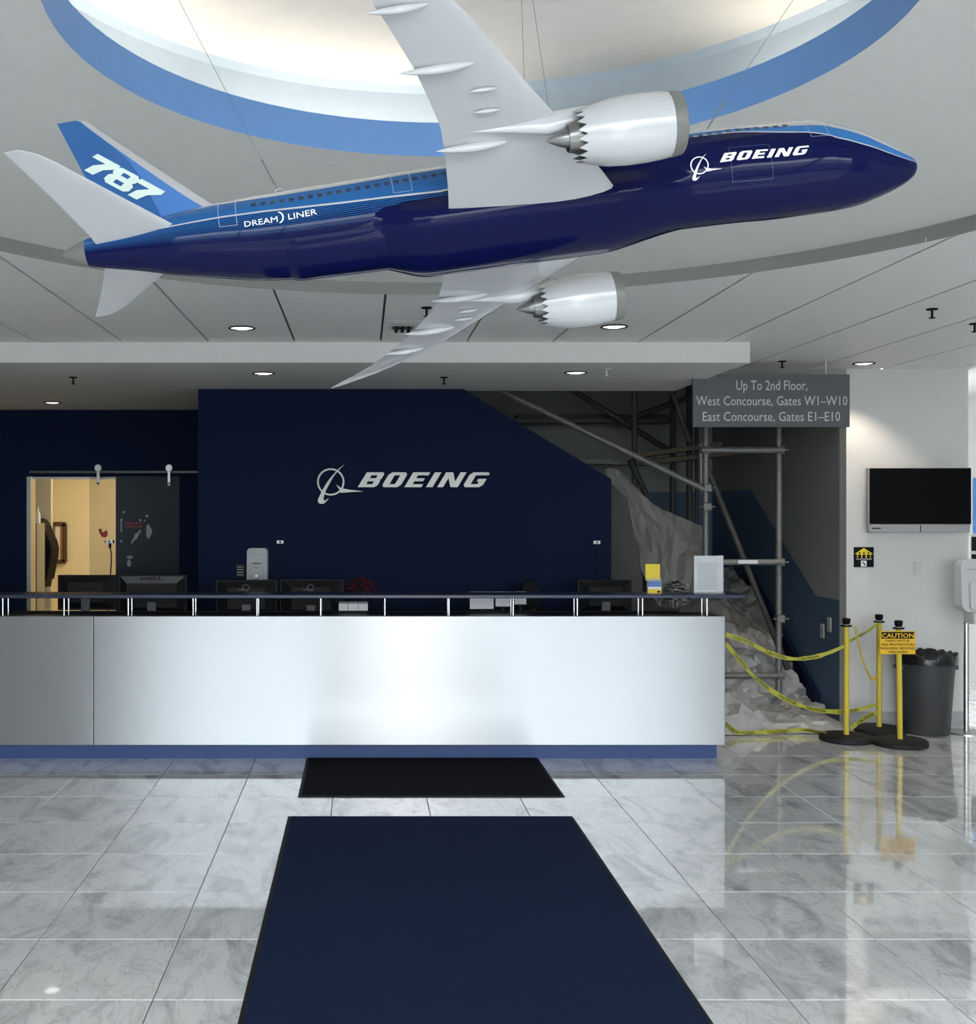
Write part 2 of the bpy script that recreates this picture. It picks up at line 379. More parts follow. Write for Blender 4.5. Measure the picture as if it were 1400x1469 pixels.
cei = tag(mb.build('ceiling', ['ceiling_smooth', 'ceiling_backing'], origin=(0, 0, CEIL), recalc=False), kind='structure')
mb = MB().lathe([(BR, CEIL-.002), (BR, RAISED)], (*BC, 0), NA, 1)
for k in range(NA):                          # raised smooth ring ceiling between recess edge and blue ring
    a, b = 2*math.pi*k/NA, 2*math.pi*(k+1)/NA
    mb.poly([circ(BC, BR, a, RAISED), circ(BC, BR, b, RAISED), circ(RC, RR, b, RAISED), circ(RC, RR, a, RAISED)])
mb.build('raised_ceiling', ['ceiling_smooth', 'fascia'], cei, smooth=40, recalc=False)
mb = MB().lathe([(RR, RAISED-.001), (RR, RING_TOP), (RR+.022, RING_TOP), (RR+.022, 2.72)], (*RC, 0), NA)
mb.build('cove_ring', 'cove_blue', cei, smooth=40, recalc=False)
mb = MB().lathe([(RR+.022, 2.72), (DOME_R, 2.72)], (*RC, 0), NA, 1)
mb.lathe([(DOME_R, 2.72), (DOME_R, DOME-.02), (DOME_R-.02, DOME)], (*RC, 0), NA, 1)
mb.lathe([(DOME_R-.02, DOME), (.7, DOME+.03), (.35, DOME+.045), (.001, DOME+.05)], (*RC, 0), NA, 0)
mb.build('cove_dome', ['cove_dome', 'cove_white'], cei, smooth=40, recalc=False)
PX0, PS = -.422, .5294; VENT = (6.17, 6.62)
def panel_poly(x0, x1, ya, yb):
    def edge(x): d = BR*BR-(x-BC[0])**2; return max(ya, BC[1]+math.sqrt(d)) if d > 0 else ya
    n = 8; low = [(x0+(x1-x0)*k/n, edge(x0+(x1-x0)*k/n)+.001) for k in range(n+1)]
    return low+[(x1, yb), (x0, yb)]
for k in range(-8, 13):
    x0, x1 = PX0+k*PS+.0065, PX0+(k+1)*PS-.0065
    if x1 > X_R or x0 < X_L: continue
    yb = 8.31 if x0 > SOF_X-.3 else SOF_Y+.1
    for (ya, ye) in ([(BC[1], VENT[0]-.006), (VENT[0]+.004, VENT[1]-.004), (VENT[1]+.006, yb)] if k == 1 else [(BC[1], yb)]):
        MB().prism([panel_poly(x0, x1, ya, ye)], lambda u, v: (u, v, CEIL), lambda u, v: (u, v, CEIL+.016)).build('panel', 'ceiling_panel', cei)
# cove lamps: fluorescent battens lying on the ledge behind the blue ring
for (a0, a1, nm) in ((15, 40, 'short arc of cove lamp at the right end of the ring'), (62, 66, ''), (84, 128, 'long arc of cove lamp behind the plane tail wire'), (132, 176, 'arc of cove lamp at the left of the ring'), (-170, -100, 'rear left arc of cove lamp nearest the entrance'), (-90, -20, 'rear right arc of cove lamp nearest the entrance')):
    if not nm: continue
    pts = [circ(RC, 1.06, math.radians(a0+(a1-a0)*k/12), 2.742) for k in range(13)]
    t = thing('cove_lamp', (pts[6][0], pts[6][1], 2.72), nm, 'lamp', 'cove lamps on the ring ledge')
    MB().tube(pts, .012, 8).build('lamp_tube', 'tube_lamp', t, smooth=60)
    MB().tube([(x, y, 2.7255) for x, y, z in pts], .0055, 6).build('lamp_base', 'plate_white', t)
    for p in (pts[0], pts[-1]): MB().box(p[0]-.014, p[0]+.014, p[1]-.014, p[1]+.014, 2.72, 2.756).build('lamp_holder', 'plate_white', t)
# soffit
tag(MB().box(X_L, SOF_X, SOF_Y, MAIN_Y+.14, SOF_Z, CEIL+.4).box(X_L, (284-CX)*MAIN_Y/F+.14, MAIN_Y+.14, LEFT_Y+.02, SOF_Z, CEIL+.4).build('trim_1', 'soffit', origin=(0, SOF_Y, SOF_Z)), 'pale grey dropped soffit above the reception desk', kind='structure')
tag(MB().box(SOF_X, TVX0-.001, TV_Y, TV_Y+.12, 2.575, 4.4).build('trim_2', 'wall_grey'), 'dark header above the stair opening behind the hanging sign', kind='structure')
# ------------------------------------------------------------------ walls
xm0 = (284-CX)*MAIN_Y/F; xm1 = (877-CX)*MAIN_Y/F; a = at(660, 556, MAIN_Y); b = at(877, 687, MAIN_Y)
poly = [(xm0, 0), (xm1, 0), (xm1, b.z), (a.x, a.z), (a.x, SOF_Z), (xm0, SOF_Z)]
tag(MB().prism([poly], lambda u, v: (u, MAIN_Y, v), lambda u, v: (u, MAIN_Y+.14, v)).build('wall_main', 'wall_navy'), kind='structure')
ox0, ox1, oz = (40-CX)*LEFT_Y/F, (166-CX)*LEFT_Y/F, EYE+45*LEFT_Y/F
mb = MB().box(X_L, ox0, LEFT_Y, LEFT_Y+.12, 0, SOF_Z).box(ox1, xm0+.3, LEFT_Y, LEFT_Y+.12, 0, SOF_Z).box(ox0, ox1, LEFT_Y, LEFT_Y+.12, oz, SOF_Z)
mb.box(xm0, xm0+.14, MAIN_Y+.14, LEFT_Y, 0, SOF_Z)
tag(mb.build('wall_left', 'wall_navy'), kind='structure')
tag(MB().box(ox0-.005, ox0+.032, LEFT_Y-.02, LEFT_Y+.13, 0, oz).box(ox0, ox1, LEFT_Y+.02, LEFT_Y+.10, oz-.02, oz).build('door_1', 'satin_metal'), 'metal jamb of the lit doorway in the navy wall', kind='structure')
# white wall with the screen
tag(MB().box(TVX0, TVX1, TV_Y, TV_Y+.12, 0, CEIL).build('wall_right', 'wall_white'), kind='structure')
tag(MB().box(TVX0+.001, TVX1, TV_Y-.012, TV_Y, 0, .105).build('baseboard_right', 'baseboard'), kind='structure')
# room envelope out of frame
tag(MB().box(X_L-.1, X_L, WIN_Y, LEFT_Y+.1, 0, 4.7).build('wall_far_left', 'wall_grey'), kind='structure')
tag(MB().box(X_R, X_R+.1, WIN_Y, 12.5, 0, 4.7).build('wall_far_right', 'wall_white'), kind='structure')
mb = MB().box(TVX1, X_R, 10.4, 10.5, 0, 2.7); mb.box(TVX1, X_R, TV_Y, 10.5, CEIL, CEIL+.1)
tag(mb.build('wall_corridor', 'wall_white'), kind='structure')
# entrance wall behind the camera, its glazing heightened to light the floor
mb = MB().box(X_L, -3.6, WIN_Y-.15, WIN_Y, 0, 4.7).box(5.5, X_R, WIN_Y-.15, WIN_Y, 0, 4.7).box(-3.6, 5.5, WIN_Y-.15, WIN_Y, 4.42, 4.7)
tag(mb.build('wall_entrance', 'wall_white'), kind='structure')
fr = thing('window_1', (1, WIN_Y, 0), None, None); tag(fr, kind='structure')
for x in (-3.6, -2.35, -1.1, .15, 1.35, 2.4, 3.45, 4.5, 5.5): MB().box(x-.03, x+.03, WIN_Y-.12, WIN_Y-.02, 0, 4.42).build('mullion', 'mullion', fr)
for (xa, xb, z) in ((-3.6, .15, .04), (1.35, 5.5, .04), (-3.6, 5.5, 2.56), (-3.6, 5.5, 4.39), (-3.6, .15, 1.0), (1.35, 5.5, 1.0)): MB().box(xa, xb, WIN_Y-.11, WIN_Y-.03, z-.035, z+.035).build('transom', 'mullion', fr)
for xa, xb in zip((-3.6, -2.35, -1.1, 1.35, 2.4, 3.45, 4.5), (-2.35, -1.1, .15, 2.4, 3.45, 4.5, 5.5)): MB().box(xa+.03, xb-.03, WIN_Y-.075, WIN_Y-.067, .07, 2.53).build('pane', 'dimming_glass', fr)  # tint added to cut side light and keep the open doorway brightest
for xa, xb in zip((-3.6, -2.35, -1.1, .15, 1.35, 2.4, 3.45, 4.5), (-2.35, -1.1, .15, 1.35, 2.4, 3.45, 4.5, 5.5)): MB().box(xa+.03, xb-.03, WIN_Y-.075, WIN_Y-.067, 2.6, 4.36).build('pane', 'clear_glass', fr)
tag(MB().box(-30, 30, -40, WIN_Y-.15, -.12, -.06).build('pavement', 'pavement'), kind='structure')
# stairwell
SX0, SX1, SBY = .4, 3.555, 11.5
mb = MB()
ya, yb, za, zb = 8.87, 10.35, .912, 1.765     # wainscot line follows the stair on the right-hand wall
sk = [(TV_Y+.12, 0), (SBY, 0), (SBY, zb), (yb, zb), (ya, za), (TV_Y+.12, za)]; up = [(TV_Y+.12, za), (ya, za), (yb, zb), (SBY, zb), (SBY, 4.4), (TV_Y+.12, 4.4)]
mb.prism([up], lambda u, v: (SX1, u, v), lambda u, v: (SX1+.1, u, v), 0).prism([sk], lambda u, v: (SX1, u, v), lambda u, v: (SX1+.1, u, v), 1)
tag(mb.build('wall_stair_right', ['wall_grey', 'wall_slate']), kind='structure')
mb = MB().box(SX0, SX1, SBY, SBY+.1, zb, 4.4, 0).box(SX0, SX1, SBY, SBY+.1, 0, zb, 1).box(SX0-.1, SX0, MAIN_Y+.14, SBY, 0, 4.4, 0).box(SX0, SX1+.1, MAIN_Y, SBY+.1, 4.4, 4.5, 0)
mb.box(SX0, SOF_X, MAIN_Y, MAIN_Y+.14, CEIL+.4, 4.4, 0).box(SX1, SX1+.1, TV_Y, MAIN_Y, CEIL, 4.5, 0).box(SOF_X, SX1+.1, TV_Y, MAIN_Y, 4.4, 4.5, 0).box(SOF_X-.1, SOF_X, TV_Y, MAIN_Y, CEIL+.4, 4.4, 0)
tag(mb.build('wall_stair_back', ['wall_grey', 'wall_slate']), kind='structure')
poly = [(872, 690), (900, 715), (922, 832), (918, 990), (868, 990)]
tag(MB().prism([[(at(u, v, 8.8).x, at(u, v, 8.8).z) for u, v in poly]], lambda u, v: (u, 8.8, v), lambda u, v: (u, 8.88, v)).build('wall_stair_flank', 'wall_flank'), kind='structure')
st = thing('stair_flight', (2.75, 9.5, 0), 'grey concrete stair flight behind the desk under plastic sheeting', 'stairs')
for k in range(5):
    MB().box(2.25, SX1-.005, 8.95+.28*k, 8.95+.28*(k+1), 0, .17*(k+1)).build('step', 'stair', st)
MB().box(2.25, SX1-.005, 10.35, SBY-.005, 0, .85).build('landing', 'stair', st)
sy = [(8.78, .03), (9.0, .03), (10.35, .82), (10.35, 1.06), (8.78, .16)]
MB().prism([sy], lambda u, v: (SX1-.045, u, v), lambda u, v: (SX1-.006, u, v)).build('stringer', 'wall_navy', st)
# lit room behind the doorway
rm = MB().box(ox0-1.0, ox1+1.2, 13.2, 13.3, 0, 2.6, 0).box(ox0-1.1, ox0-1.0, LEFT_Y+.12, 13.3, 0, 2.6, 0).box(ox1+1.2, ox1+1.3, LEFT_Y+.12, 13.3, 0, 2.6, 0).box(ox0-1.1, ox1+1.3, LEFT_Y+.12, 13.3, 2.6, 2.7, 0)
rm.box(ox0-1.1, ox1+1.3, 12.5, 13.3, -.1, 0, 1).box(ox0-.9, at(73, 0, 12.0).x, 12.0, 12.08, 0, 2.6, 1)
tag(rm.build('wall_office', ['wall_warm', 'wall_beige']), kind='structure')
t = thing('office_lamp', (ox1+.1, 11.9, 2.53), 'ceiling lamp panel of the lit office', 'lamp')
MB().box(ox1-.3, ox1+.5, 11.5, 12.3, 2.555, 2.6).build('lamp_frame', 'plate_white', t); MB().box(ox1-.27, ox1+.47, 11.53, 12.27, 2.548, 2.556).build('diffuser', 'room_lamp', t)
#@@OBJECTS
# ------------------------------------------------------------------ airliner model hanging under the round recess
S = 1/40.
PM = Matrix(((0.9906148, 0.0436112, -0.1295389), (0.0004382, 0.9467135, 0.3220766), (0.1366824, -0.3191106, 0.9378093)))
PO = Vector((.207, 1.868, .485+EYE))
air = bpy.data.objects.new('model_airplane', None); COL.objects.link(air); ORG[air.name] = Vector((0, 0, 0))
air.matrix_world = Matrix.Translation(PO) @ PM.to_4x4()
tag(air, 'large navy and white airliner model hanging under the blue ring', 'model airplane')
def pw(p): return PO+PM @ (Vector(p)*S)                        # model metres -> world
FT = [(-28.35,1.33,.14),(-27.9,1.33,.42),(-26.7,1.3,.90),(-23.4,1.15,1.5),(-21.1,1.0,1.95),(-18.1,.8,2.4),(-16,.62,2.66),(-13.4,.5,2.85),(-11,.50,2.90),(-5,.52,3.0),(5,.53,3.06),(15,.48,3.10),(18.7,.28,3.07),(21.5,.20,3.0),(22.4,.08,2.9),(23.3,-.06,2.74),(24.5,-.28,2.42),(25.6,-.5,1.96),(26.6,-.67,1.5),(27.4,-.76,1.08),(27.9,-.79,.75),(28.2,-.8,.44),(28.36,-.8,.02)]
FTP = spline([Vector((a, b, c)) for a, b, c in FT], 5); FTS = [(p.x, p.y, max(p.z, .01)) for p in FTP]
def fus(x, th, off=0.):
    c, r = lerp(FTS, x); t = math.radians(th); return (x*S, -(r+off)*math.cos(t)*S, (c+(r+off)*math.sin(t))*S)
LINE = [(-28.4,6),(-24,5),(-21.5,4),(-19,4.7),(-17.2,5.4),(-14.5,4.8),(-11.8,2.2),(-9.1,-.4),(-6.4,-1.9),(-3.1,-4.4),(3,8),(8,22),(13.5,28),(16,27),(18.1,22),(20.7,14),(22.3,4.5),(24.06,-1),(25.5,-3),(27.04,-6),(28.4,-8)]
CROWN = [(-28.4,88),(-21,75),(-19,50),(-17.2,38),(-13.5,33),(-8.9,34),(-2.7,38),(5,40),(14,38),(18.5,35),(21.1,29),(22.6,24),(24.3,19),(26.7,16),(28.4,14)]
xs = [p[0] for p in FTS]; xs = sorted(set(round(x, 3) for x in xs)); xs = [x for x in xs if x > -26.75]
rings = []
for x in xs:
    l, cw = lerp(LINE, x), lerp(CROWN, x); cw = max(cw, l+8); d = 1.25 if x > -22 else .5
    if 11 < x: d = .95
    ang = [90+(cw-90)*k/6 for k in range(6)]+[cw+(l+d-cw)*k/8 for k in range(8)]+[l+d]+[l-d+(-90-l+d)*k/16 for k in range(17)]
    rings.append(ang)
mb = MB(); n1 = len(rings[0]); UV = []
mi = [0]*6+[1]*8+[2]+[3]*16
for i, x in enumerate(xs):
    for side in (0, 1):
        for th in rings[i]:
            p = fus(x, th); mb.v.append((p[0], p[1] if side == 0 else -p[1], p[2])); UV.append((x, th))
for i in range(len(xs)-1):
    for side in (0, 1):
        for k in range(n1-1):
            a = (i*2+side)*n1+k; b = a+1; c = b+2*n1; d = a+2*n1
            mb.f.append((a, d, c, b) if side == 0 else (a, b, c, d)); mb.m.append(mi[k])
fu = mb.build('fuselage', ['plane_white', 'upper_livery', 'plane_white', 'lower_livery'], air, smooth=60, local=True, recalc=False, uvfn=lambda v, i: UV[i])
me = fu.data; bm = bmesh.new(); bm.from_mesh(me); bmesh.ops.remove_doubles(bm, verts=bm.verts, dist=1e-6); bm.to_mesh(me); bm.free()
# tail cone
mb = MB(); prof = [(lerp(FTS, x)[1]*S, x*S, lerp(FTS, x)[0]*S) for x in (-26.7, -27.3, -28.0, -28.35)]
for r, x, c in prof:
    for k in range(24): mb.v.append((x, -r*math.cos(2*math.pi*k/24), c+r*math.sin(2*math.pi*k/24)))
for i in range(3):
    for k in range(24): mb.f.append((i*24+k, i*24+(k+1) % 24, i*24+24+(k+1) % 24, i*24+24+k)); mb.m.append(0)
mb.f.append(tuple(72+k for k in range(24))); mb.m.append(0)
mb.build('tail_cone', 'plane_grey', air, smooth=50, local=True)
# lettering (unit boxes, height 1, sheared later)
def chamf(x0, y0, x1, y1, c): return [(x0+c, y0), (x1-c, y0), (x1, y0+c), (x1, y1-c), (x1-c, y1), (x0+c, y1), (x0, y1-c), (x0, y0+c)]
LET = {
 'B': (1.2, [[(0,0),(1.05,0),(1.2,.13),(1.2,.42),(1.12,.5),(1.2,.58),(1.2,.88),(1.07,1),(0,1)], [(.42,.2),(.82,.2),(.82,.4),(.42,.4)][::-1], [(.42,.6),(.82,.6),(.82,.8),(.42,.8)][::-1]]),
 'O': (1.2, [chamf(0,0,1.2,1,.16), [(.42,.2),(.78,.2),(.78,.8),(.42,.8)][::-1]]),
 'E': (1.1, [[(0,0),(1.1,0),(1.1,.2),(.42,.2),(.42,.4),(.98,.4),(.98,.6),(.42,.6),(.42,.8),(1.1,.8),(1.1,1),(0,1)]]),
 'I': (.42, [[(0,0),(.42,0),(.42,1),(0,1)]]),
 'N': (1.32, [[(0,0),(.38,0),(.38,.62),(.86,0),(1.32,0),(1.32,1),(.94,1),(.94,.38),(.46,1),(0,1)]]),
 'G': (1.25, [[(.16,0),(1.09,0),(1.25,.16),(1.25,.56),(.72,.56),(.72,.38),(.86,.38),(.86,.2),(.42,.2),(.42,.8),(1.25,.8),(1.25,.88),(1.12,1),(.16,1),(0,.84),(0,.16)]]),
}
def logotype():                                                   # yields (letter, loops) over a total width 1, height in the same unit
    x = 0; out = []; g = .30; sh = .58
    for ch in 'BOEING':
        wd, loops = LET[ch]; out.append((ch, [[(x+px+sh*py, py) for px, py in l] for l in loops])); x += wd+g
    return out, x-g+sh
def arcpts(cx, cy, rx, ry, a0, a1, n): return [(cx+rx*math.cos(math.radians(a0+(a1-a0)*k/n)), cy+ry*math.sin(math.radians(a0+(a1-a0)*k/n))) for k in range(n+1)]
# emblem in ring radii, centre of the ring at (0,0)
RING = [arcpts(0, 0, 1, 1, 0, 360, 40)[:-1], arcpts(0, 0, .88, .88, 360, 0, 40)[:-1]]
sw_o = [(1.03, 1.30), (.62, .98), (.2, .55), (-.2, .05), (-.55, -.5), (-.8, -1.0), (-.93, -1.3), (-.9, -1.5), (-.72, -1.6), (-.45, -1.55), (-.12, -1.2)]
sw_i = [(-.2, -1.22), (-.42, -1.36), (-.52, -1.3), (-.5, -1.05), (-.34, -.6), (-.05, -.05), (.28, .5), (.66, .95)]
SWOOSH = [[(p.x, p.y) for p in spline([Vector((*q, 0)) for q in sw_o], 3)]+[(p.x, p.y) for p in spline([Vector((*q, 0)) for q in sw_i], 3)]]
DELTA = [[(.40, -.18), (.74, -.44), (1.3, -.56), (2.42, -.70), (1.5, -.74), (.72, -.80), (.62, -.55)]]
out, wid = logotype()
k_ = (20.42-14.6)/wid; hdeg = 10.4
for ch, loops in out:
    P, T = subdiv_tris(loops, .6, .25)
    MB().add([fus(14.6+x*k_, -16.4+y*hdeg+.022*0, .02) for x, y in P], T).build('letter', 'decal_white', fu, local=True, recalc=False)
for nm, loops in (('emblem_ring', RING), ('emblem_swoosh', SWOOSH), ('emblem_wing', DELTA)):
    P, T = subdiv_tris(loops, .35, .3)
    MB().add([fus(13.3+x*.58, -16.6+y*10.6, .02) for x, y in P], T).build(nm, 'decal_white', fu, local=True, recalc=False)
for body, xa, xb, ta in (('DREAM', -15.9, -13.75, -14.8), ('LINER', -13.05, -11.2, -12.4)):
    v, t = text_tris(body, .0); P, T = cut(v, t, .1, .4)
    MB().add([fus(xa+x*(xb-xa), ta+y*8.2+x*1.6, .02) for x, y in P], T).build('lettering', 'decal_white', fu, local=True, recalc=False)
cres = [arcpts(-13.75, 0, .42, 1.0, -72, 72, 14)+arcpts(-13.83, 0, .40, .92, 66, -66, 14)]
P, T = subdiv_tris(cres, .15, .3); MB().add([fus(x, -7.5+y*8.6, .025) for x, y in P], T).build('lettering_crescent', 'decal_white', fu, local=True, recalc=False)
# cabin windows (one row each side, joined) and door outlines
WINT = [(-18, 22), (-12.6, 17.6), (-7.2, 19.8), (-2.9, 23.3), (5, 26), (14, 29.5), (19.5, 34)]
for side in (1, -1):
    mb = MB(); x = -15.2
    while x < 20:
        th = lerp(WINT, x)
        q = [fus(x+dx, th+dt, .012) for dx, dt in ((-.16, -3.2), (.16, -3.2), (.16, 3.2), (-.16, 3.2))]
        mb.poly([(p[0], p[1]*side, p[2]) for p in q]); x += .62
    tag(mb.build('cabin_windows', 'window_tint', fu, local=True, recalc=False), kind='stuff')
def outline(x0, x1, t0, t1, wd=.045, m='panel_line'):
    mb = MB(); wt = wd*19; n = 8
    for xa, xb, ta, tb in ((x0, x0+wd, t0, t1), (x1-wd, x1, t0, t1), (x0, x1, t0, t0+wt), (x0, x1, t1-wt, t1)):
        for k in range(n):
            a, b = ta+(tb-ta)*k/n, ta+(tb-ta)*(k+1)/n; mb.poly([fus(xa, a, .015), fus(xb, a, .015), fus(xb, b, .015), fus(xa, b, .015)])
    mb.build('door_outline', m, fu, local=True, recalc=False)
outline(-17.55, -16.35, -11, 44); outline(-6.2, -4.95, 2, 45); outline(15.3, 17.9, -41, 1, .03, 'panel_line_dark'); outline(20.7, 21.9, 6, 36, .03)
P = [fus(x, t, .02) for x, t in ((24.7, 50), (25.6, 46), (25.9, 62), (25.0, 66))]; MB().poly(P).build('cockpit_window', 'engine_dark', fu, local=True, recalc=False)
# belly fairing: the fuselage skin swollen downwards between the wing roots, then a shallower aft panel
def sst(t): t = max(0., min(1., t)); return t*t*(3-2*t)
def fairing(nm, x0, x1, ramp0, ramp1, amp, tha, thb, side=0.):
    mb = MB(); NX, NT = 44, 32
    for i in range(NX+1):
        x = x0+(x1-x0)*i/NX; s_ = sst((x-x0)/ramp0)*sst((x1-x)/ramp1)
        for k in range(NT+1):
            th = tha+(-180-2*tha)*k/NT; d = min(abs(th-tha), abs(-180-tha-th)); e_ = d/(tha-thb); off = -.05+(amp+.05)*s_*sst(e_)+side*s_*math.exp(-((d-(tha-thb)*.95)/20.)**2)*sst(e_*1.4)
            mb.v.append(fus(x, th, off))
    for i in range(NX):
        for k in range(NT): a = i*(NT+1)+k; mb.f.append((a, a+1, a+NT+2, a+NT+1)); mb.m.append(0)
    return mb.build(nm, 'plane_navy', air, smooth=70, local=True)
fairing('belly_fairing', -8.2, 13.6, 4.0, 6.5, .74, -8, -36, .42)
fairing('aft_fairing', -13.9, -4.5, 1.2, 2.5, .13, -30, -50)
# wings
WT = [(0,9.0,-2.9,-1.75,.13),(3,7.8,-2.95,-1.45,.13),(5,6.6,-3.0,-1.2,.12),(8,4.6,-3.2,-.82,.105),(10.5,3.0,-3.5,-.5,.10),(12.5,1.6,-4.1,-.25,.10),(15,-.1,-4.95,.08,.10),(18,-2.1,-6.25,.48,.095),(20,-3.7,-7.25,.78,.09),(22.5,-5.75,-8.6,1.16,.085),(25,-7.9,-10.15,1.65,.08),(27,-9.7,-11.3,2.15,.08),(28.8,-11.25,-12.05,2.65,.08),(29.6,-11.95,-12.35,2.9,.08),(30.05,-12.4,-12.5,3.05,.08)]
def airfoil(stations, side):
    N = 12; us = [.5*(1-math.cos(math.pi*k/N)) for k in range(N+1)]; mb = MB(); per = 2*N
    def th(u): return 5*(.2969*math.sqrt(u)-.126*u-.3516*u*u+.2843*u**3-.1036*u**4)
    for y, le, te, z, tc in stations:
        ch = le-te
        for k in range(N+1): mb.v.append((S*(le-us[k]*ch), side*y*S, S*(z+th(us[k])*tc*ch*1.25+.0)))
        for k in range(N-1, 0, -1): mb.v.append((S*(le-us[k]*ch), side*y*S, S*(z-th(us[k])*tc*ch*.75)))
    for i in range(len(stations)-1):
        for k in range(per): a = i*per+k; b = i*per+(k+1) % per; mb.f.append((a, b, b+per, a+per)); mb.m.append(0)
    e = (len(stations)-1)*per; mb.f.append(tuple(e+k for k in range(per))); mb.m.append(0)
    return mb
WS = [tuple(p) for p in WT]
def wz(y): return lerp([(a[0], a[3]) for a in WT], y)
for side in (-1, 1):
    wg = airfoil(WS, side).build('wing', 'plane_white', air, smooth=45, local=True)
    for (y, xt, ln, rad) in ((8.9, -3.85, 4.4, .27), (15.0, -5.85, 4.2, .25), (19.1, -7.5, 3.4, .21)):
        mb = MB(); z = wz(y)-.22
        prof = [(0.01, 0), (.32, .10), (.62, .22), (.92, .42), (1, .6), (.8, .78), (.45, .92), (.02, 1)]
        for r, t in prof:
            for k in range(14):
                a = 2*math.pi*k/14; mb.v.append(((xt+t*ln)*S, side*(y+.0+rad*r*math.cos(a))*S, (z+.05*t-.10*math.sin(math.pi*t)+rad*1.15*r*math.sin(a))*S))
        for i in range(len(prof)-1):
            for k in range(14): mb.f.append((i*14+k, i*14+(k+1) % 14, i*14+14+(k+1) % 14, i*14+14+k)); mb.m.append(0)
        mb.build('flap_fairing', 'plane_white', wg, smooth=60, local=True)
    for (y, x) in ((11.6, -.9), (13.2, -1.2)):
        mb = MB().lathe([(.01, -.75), (.09, -.45), (.14, 0), (.09, .45), (.01, .75)], (0, 0, 0), 10, axis='X')
        mb.v = [((x+px)*S, (side*(y+py))*S, (wz(y)-.33+pz)*S) for px, py, pz in mb.v]; mb.build('vent_fairing', 'plane_white', wg, smooth=60, local=True)
    # engine
    ye, ze = side*9.9, -2.0
    en = bpy.data.objects.new('engine', None); COL.objects.link(en); en.parent = air; ORG[en.name] = Vector((0, 0, 0)); en.empty_display_size = .02
    def lat(prof, nm, m, n=36, chev=0):
        mb = MB().lathe(prof, (0, 0, 0), n, axis='X')
        if chev:
            for k in range(n):
                if k % 2 == 0: i = (len(prof)-1)*n+k; x, y, z = mb.v[i]; mb.v[i] = (x-chev, y*.97, z*.97)
        mb.v = [(x*S, (ye+y)*S, (ze+z)*S) for x, y, z in mb.v]; return mb.build(nm, m, en, smooth=35, local=True)
    lat([(1.70, 9.42), (1.83, 9.4), (1.885, 9.0), (1.95, 8.0), (1.95, 7.0), (1.86, 5.9), (1.66, 5.0), (1.46, 4.5)], 'nacelle', 'plane_white', 36, .5)
    lat([(1.55, 9.2), (1.58, 9.8), (1.62, 10.05), (1.68, 10.14), (1.745, 10.08), (1.80, 9.8), (1.84, 9.4)], 'inlet_lip', 'plane_grey')
    lat([(1.55, 9.2), (1.5, 8.4), (.5, 8.3), (.25, 8.9), (.02, 9.2)], 'fan', 'engine_dark')
    lat([(1.36, 4.55), (1.2, 5.4), (.9, 5.4)], 'fan_duct', 'engine_dark')
    lat([(.9, 5.4), (1.04, 4.6), (.92, 4.1), (.80, 3.62), (.76, 3.62), (.7, 4.0)], 'core_nozzle', 'nozzle_metal', 28)
    lat([(.55, 4.2), (.60, 3.72), (.42, 3.2), (.18, 2.65), (.02, 2.35)], 'exhaust_plug', 'nozzle_metal')
    # pylon: tapering fin between nacelle top and wing underside
    mb = MB(); py = [(8.6, -.25, .05, .12), (7.2, -.05, -.35, .30), (5.4, .05, -.9, .42), (4.2, .0, -1.4, .50), (2.6, -.05, -1.55, .46), (1.0, -.25, -1.2, .32), (-.6, -.4, -.9, .16), (-2.0, -.5, -.7, .03)]
    for x, zt, zb, hw in py:
        for k in range(10):
            a = 2*math.pi*k/10; mb.v.append((x*S, (ye+hw*math.cos(a))*S, ((zt+zb)/2+(zt-zb)/2*math.sin(a))*S))
    for i in range(len(py)-1):
        for k in range(10): mb.f.append((i*10+k, i*10+(k+1) % 10, i*10+10+(k+1) % 10, i*10+10+k)); mb.m.append(0)
    mb.f += [tuple(range(10)), tuple(range((len(py)-1)*10, len(py)*10))]; mb.m += [0, 0]
    mb.build('pylon', 'plane_white', en, smooth=60, local=True)
    # tailplane
    stt = [(.8, -19.2, -25.8, 1.15, .09), (2.0, -20.6, -26.05, 1.3, .085), (5, -23.1, -27.0, 1.66, .08), (8.6, -26.05, -28.3, 2.09, .08), (9.5, -26.95, -28.65, 2.2, .075), (10, -27.8, -28.85, 2.26, .07)]
    airfoil(stt, side).build('tailplane', 'plane_white', air, smooth=45, local=True)
# fin: strips along the chord carry the colours; TE (u=0) -> LE (u=1)
def fin_row(z):
    le = lerp([(2.4, -16.3), (3.2, -17.4), (4.2, -18.6), (11.3, -25.75), (11.75, -26.15), (11.93, -26.6)], z); te = lerp([(2.0, -24.6), (11.93, -28.3)], z); return te, le
zs = [2.0, 2.8, 3.3, 4.0, 5.0, 6.5, 8.0, 9.5, 10.8, 11.4, 11.75, 11.93]; us = [0, .1, .25, .4, .55, None, .85, None, .96, 1]
mb = MB(); rows = []
for z in zs:
    te, le = fin_row(z); ch = le-te; white = 1-lerp([(2, .12), (11.9, .22)], z); light = lerp([(2, .38), (3.3, .46), (6, .62), (8.6, white-.02), (12, white-.01)], z)
    u_ = [0, .12*light/.5, light*.5, light*.75, light, (light+white)/2, white, (white+1)/2, .97, 1]; rows.append((z, te, ch, u_))
nu = 10
for side in (-1, 1):
    for z, te, ch, u_ in rows:
        for u in u_: c = 1-u; t = 5*.09*(.2969*math.sqrt(max(c, 0))-.126*c-.3516*c*c+.2843*c**3-.1036*c**4)*ch; mb.v.append(((te+u*ch)*S, side*max(t, .01)*S if u < 1 else 0, z*S))
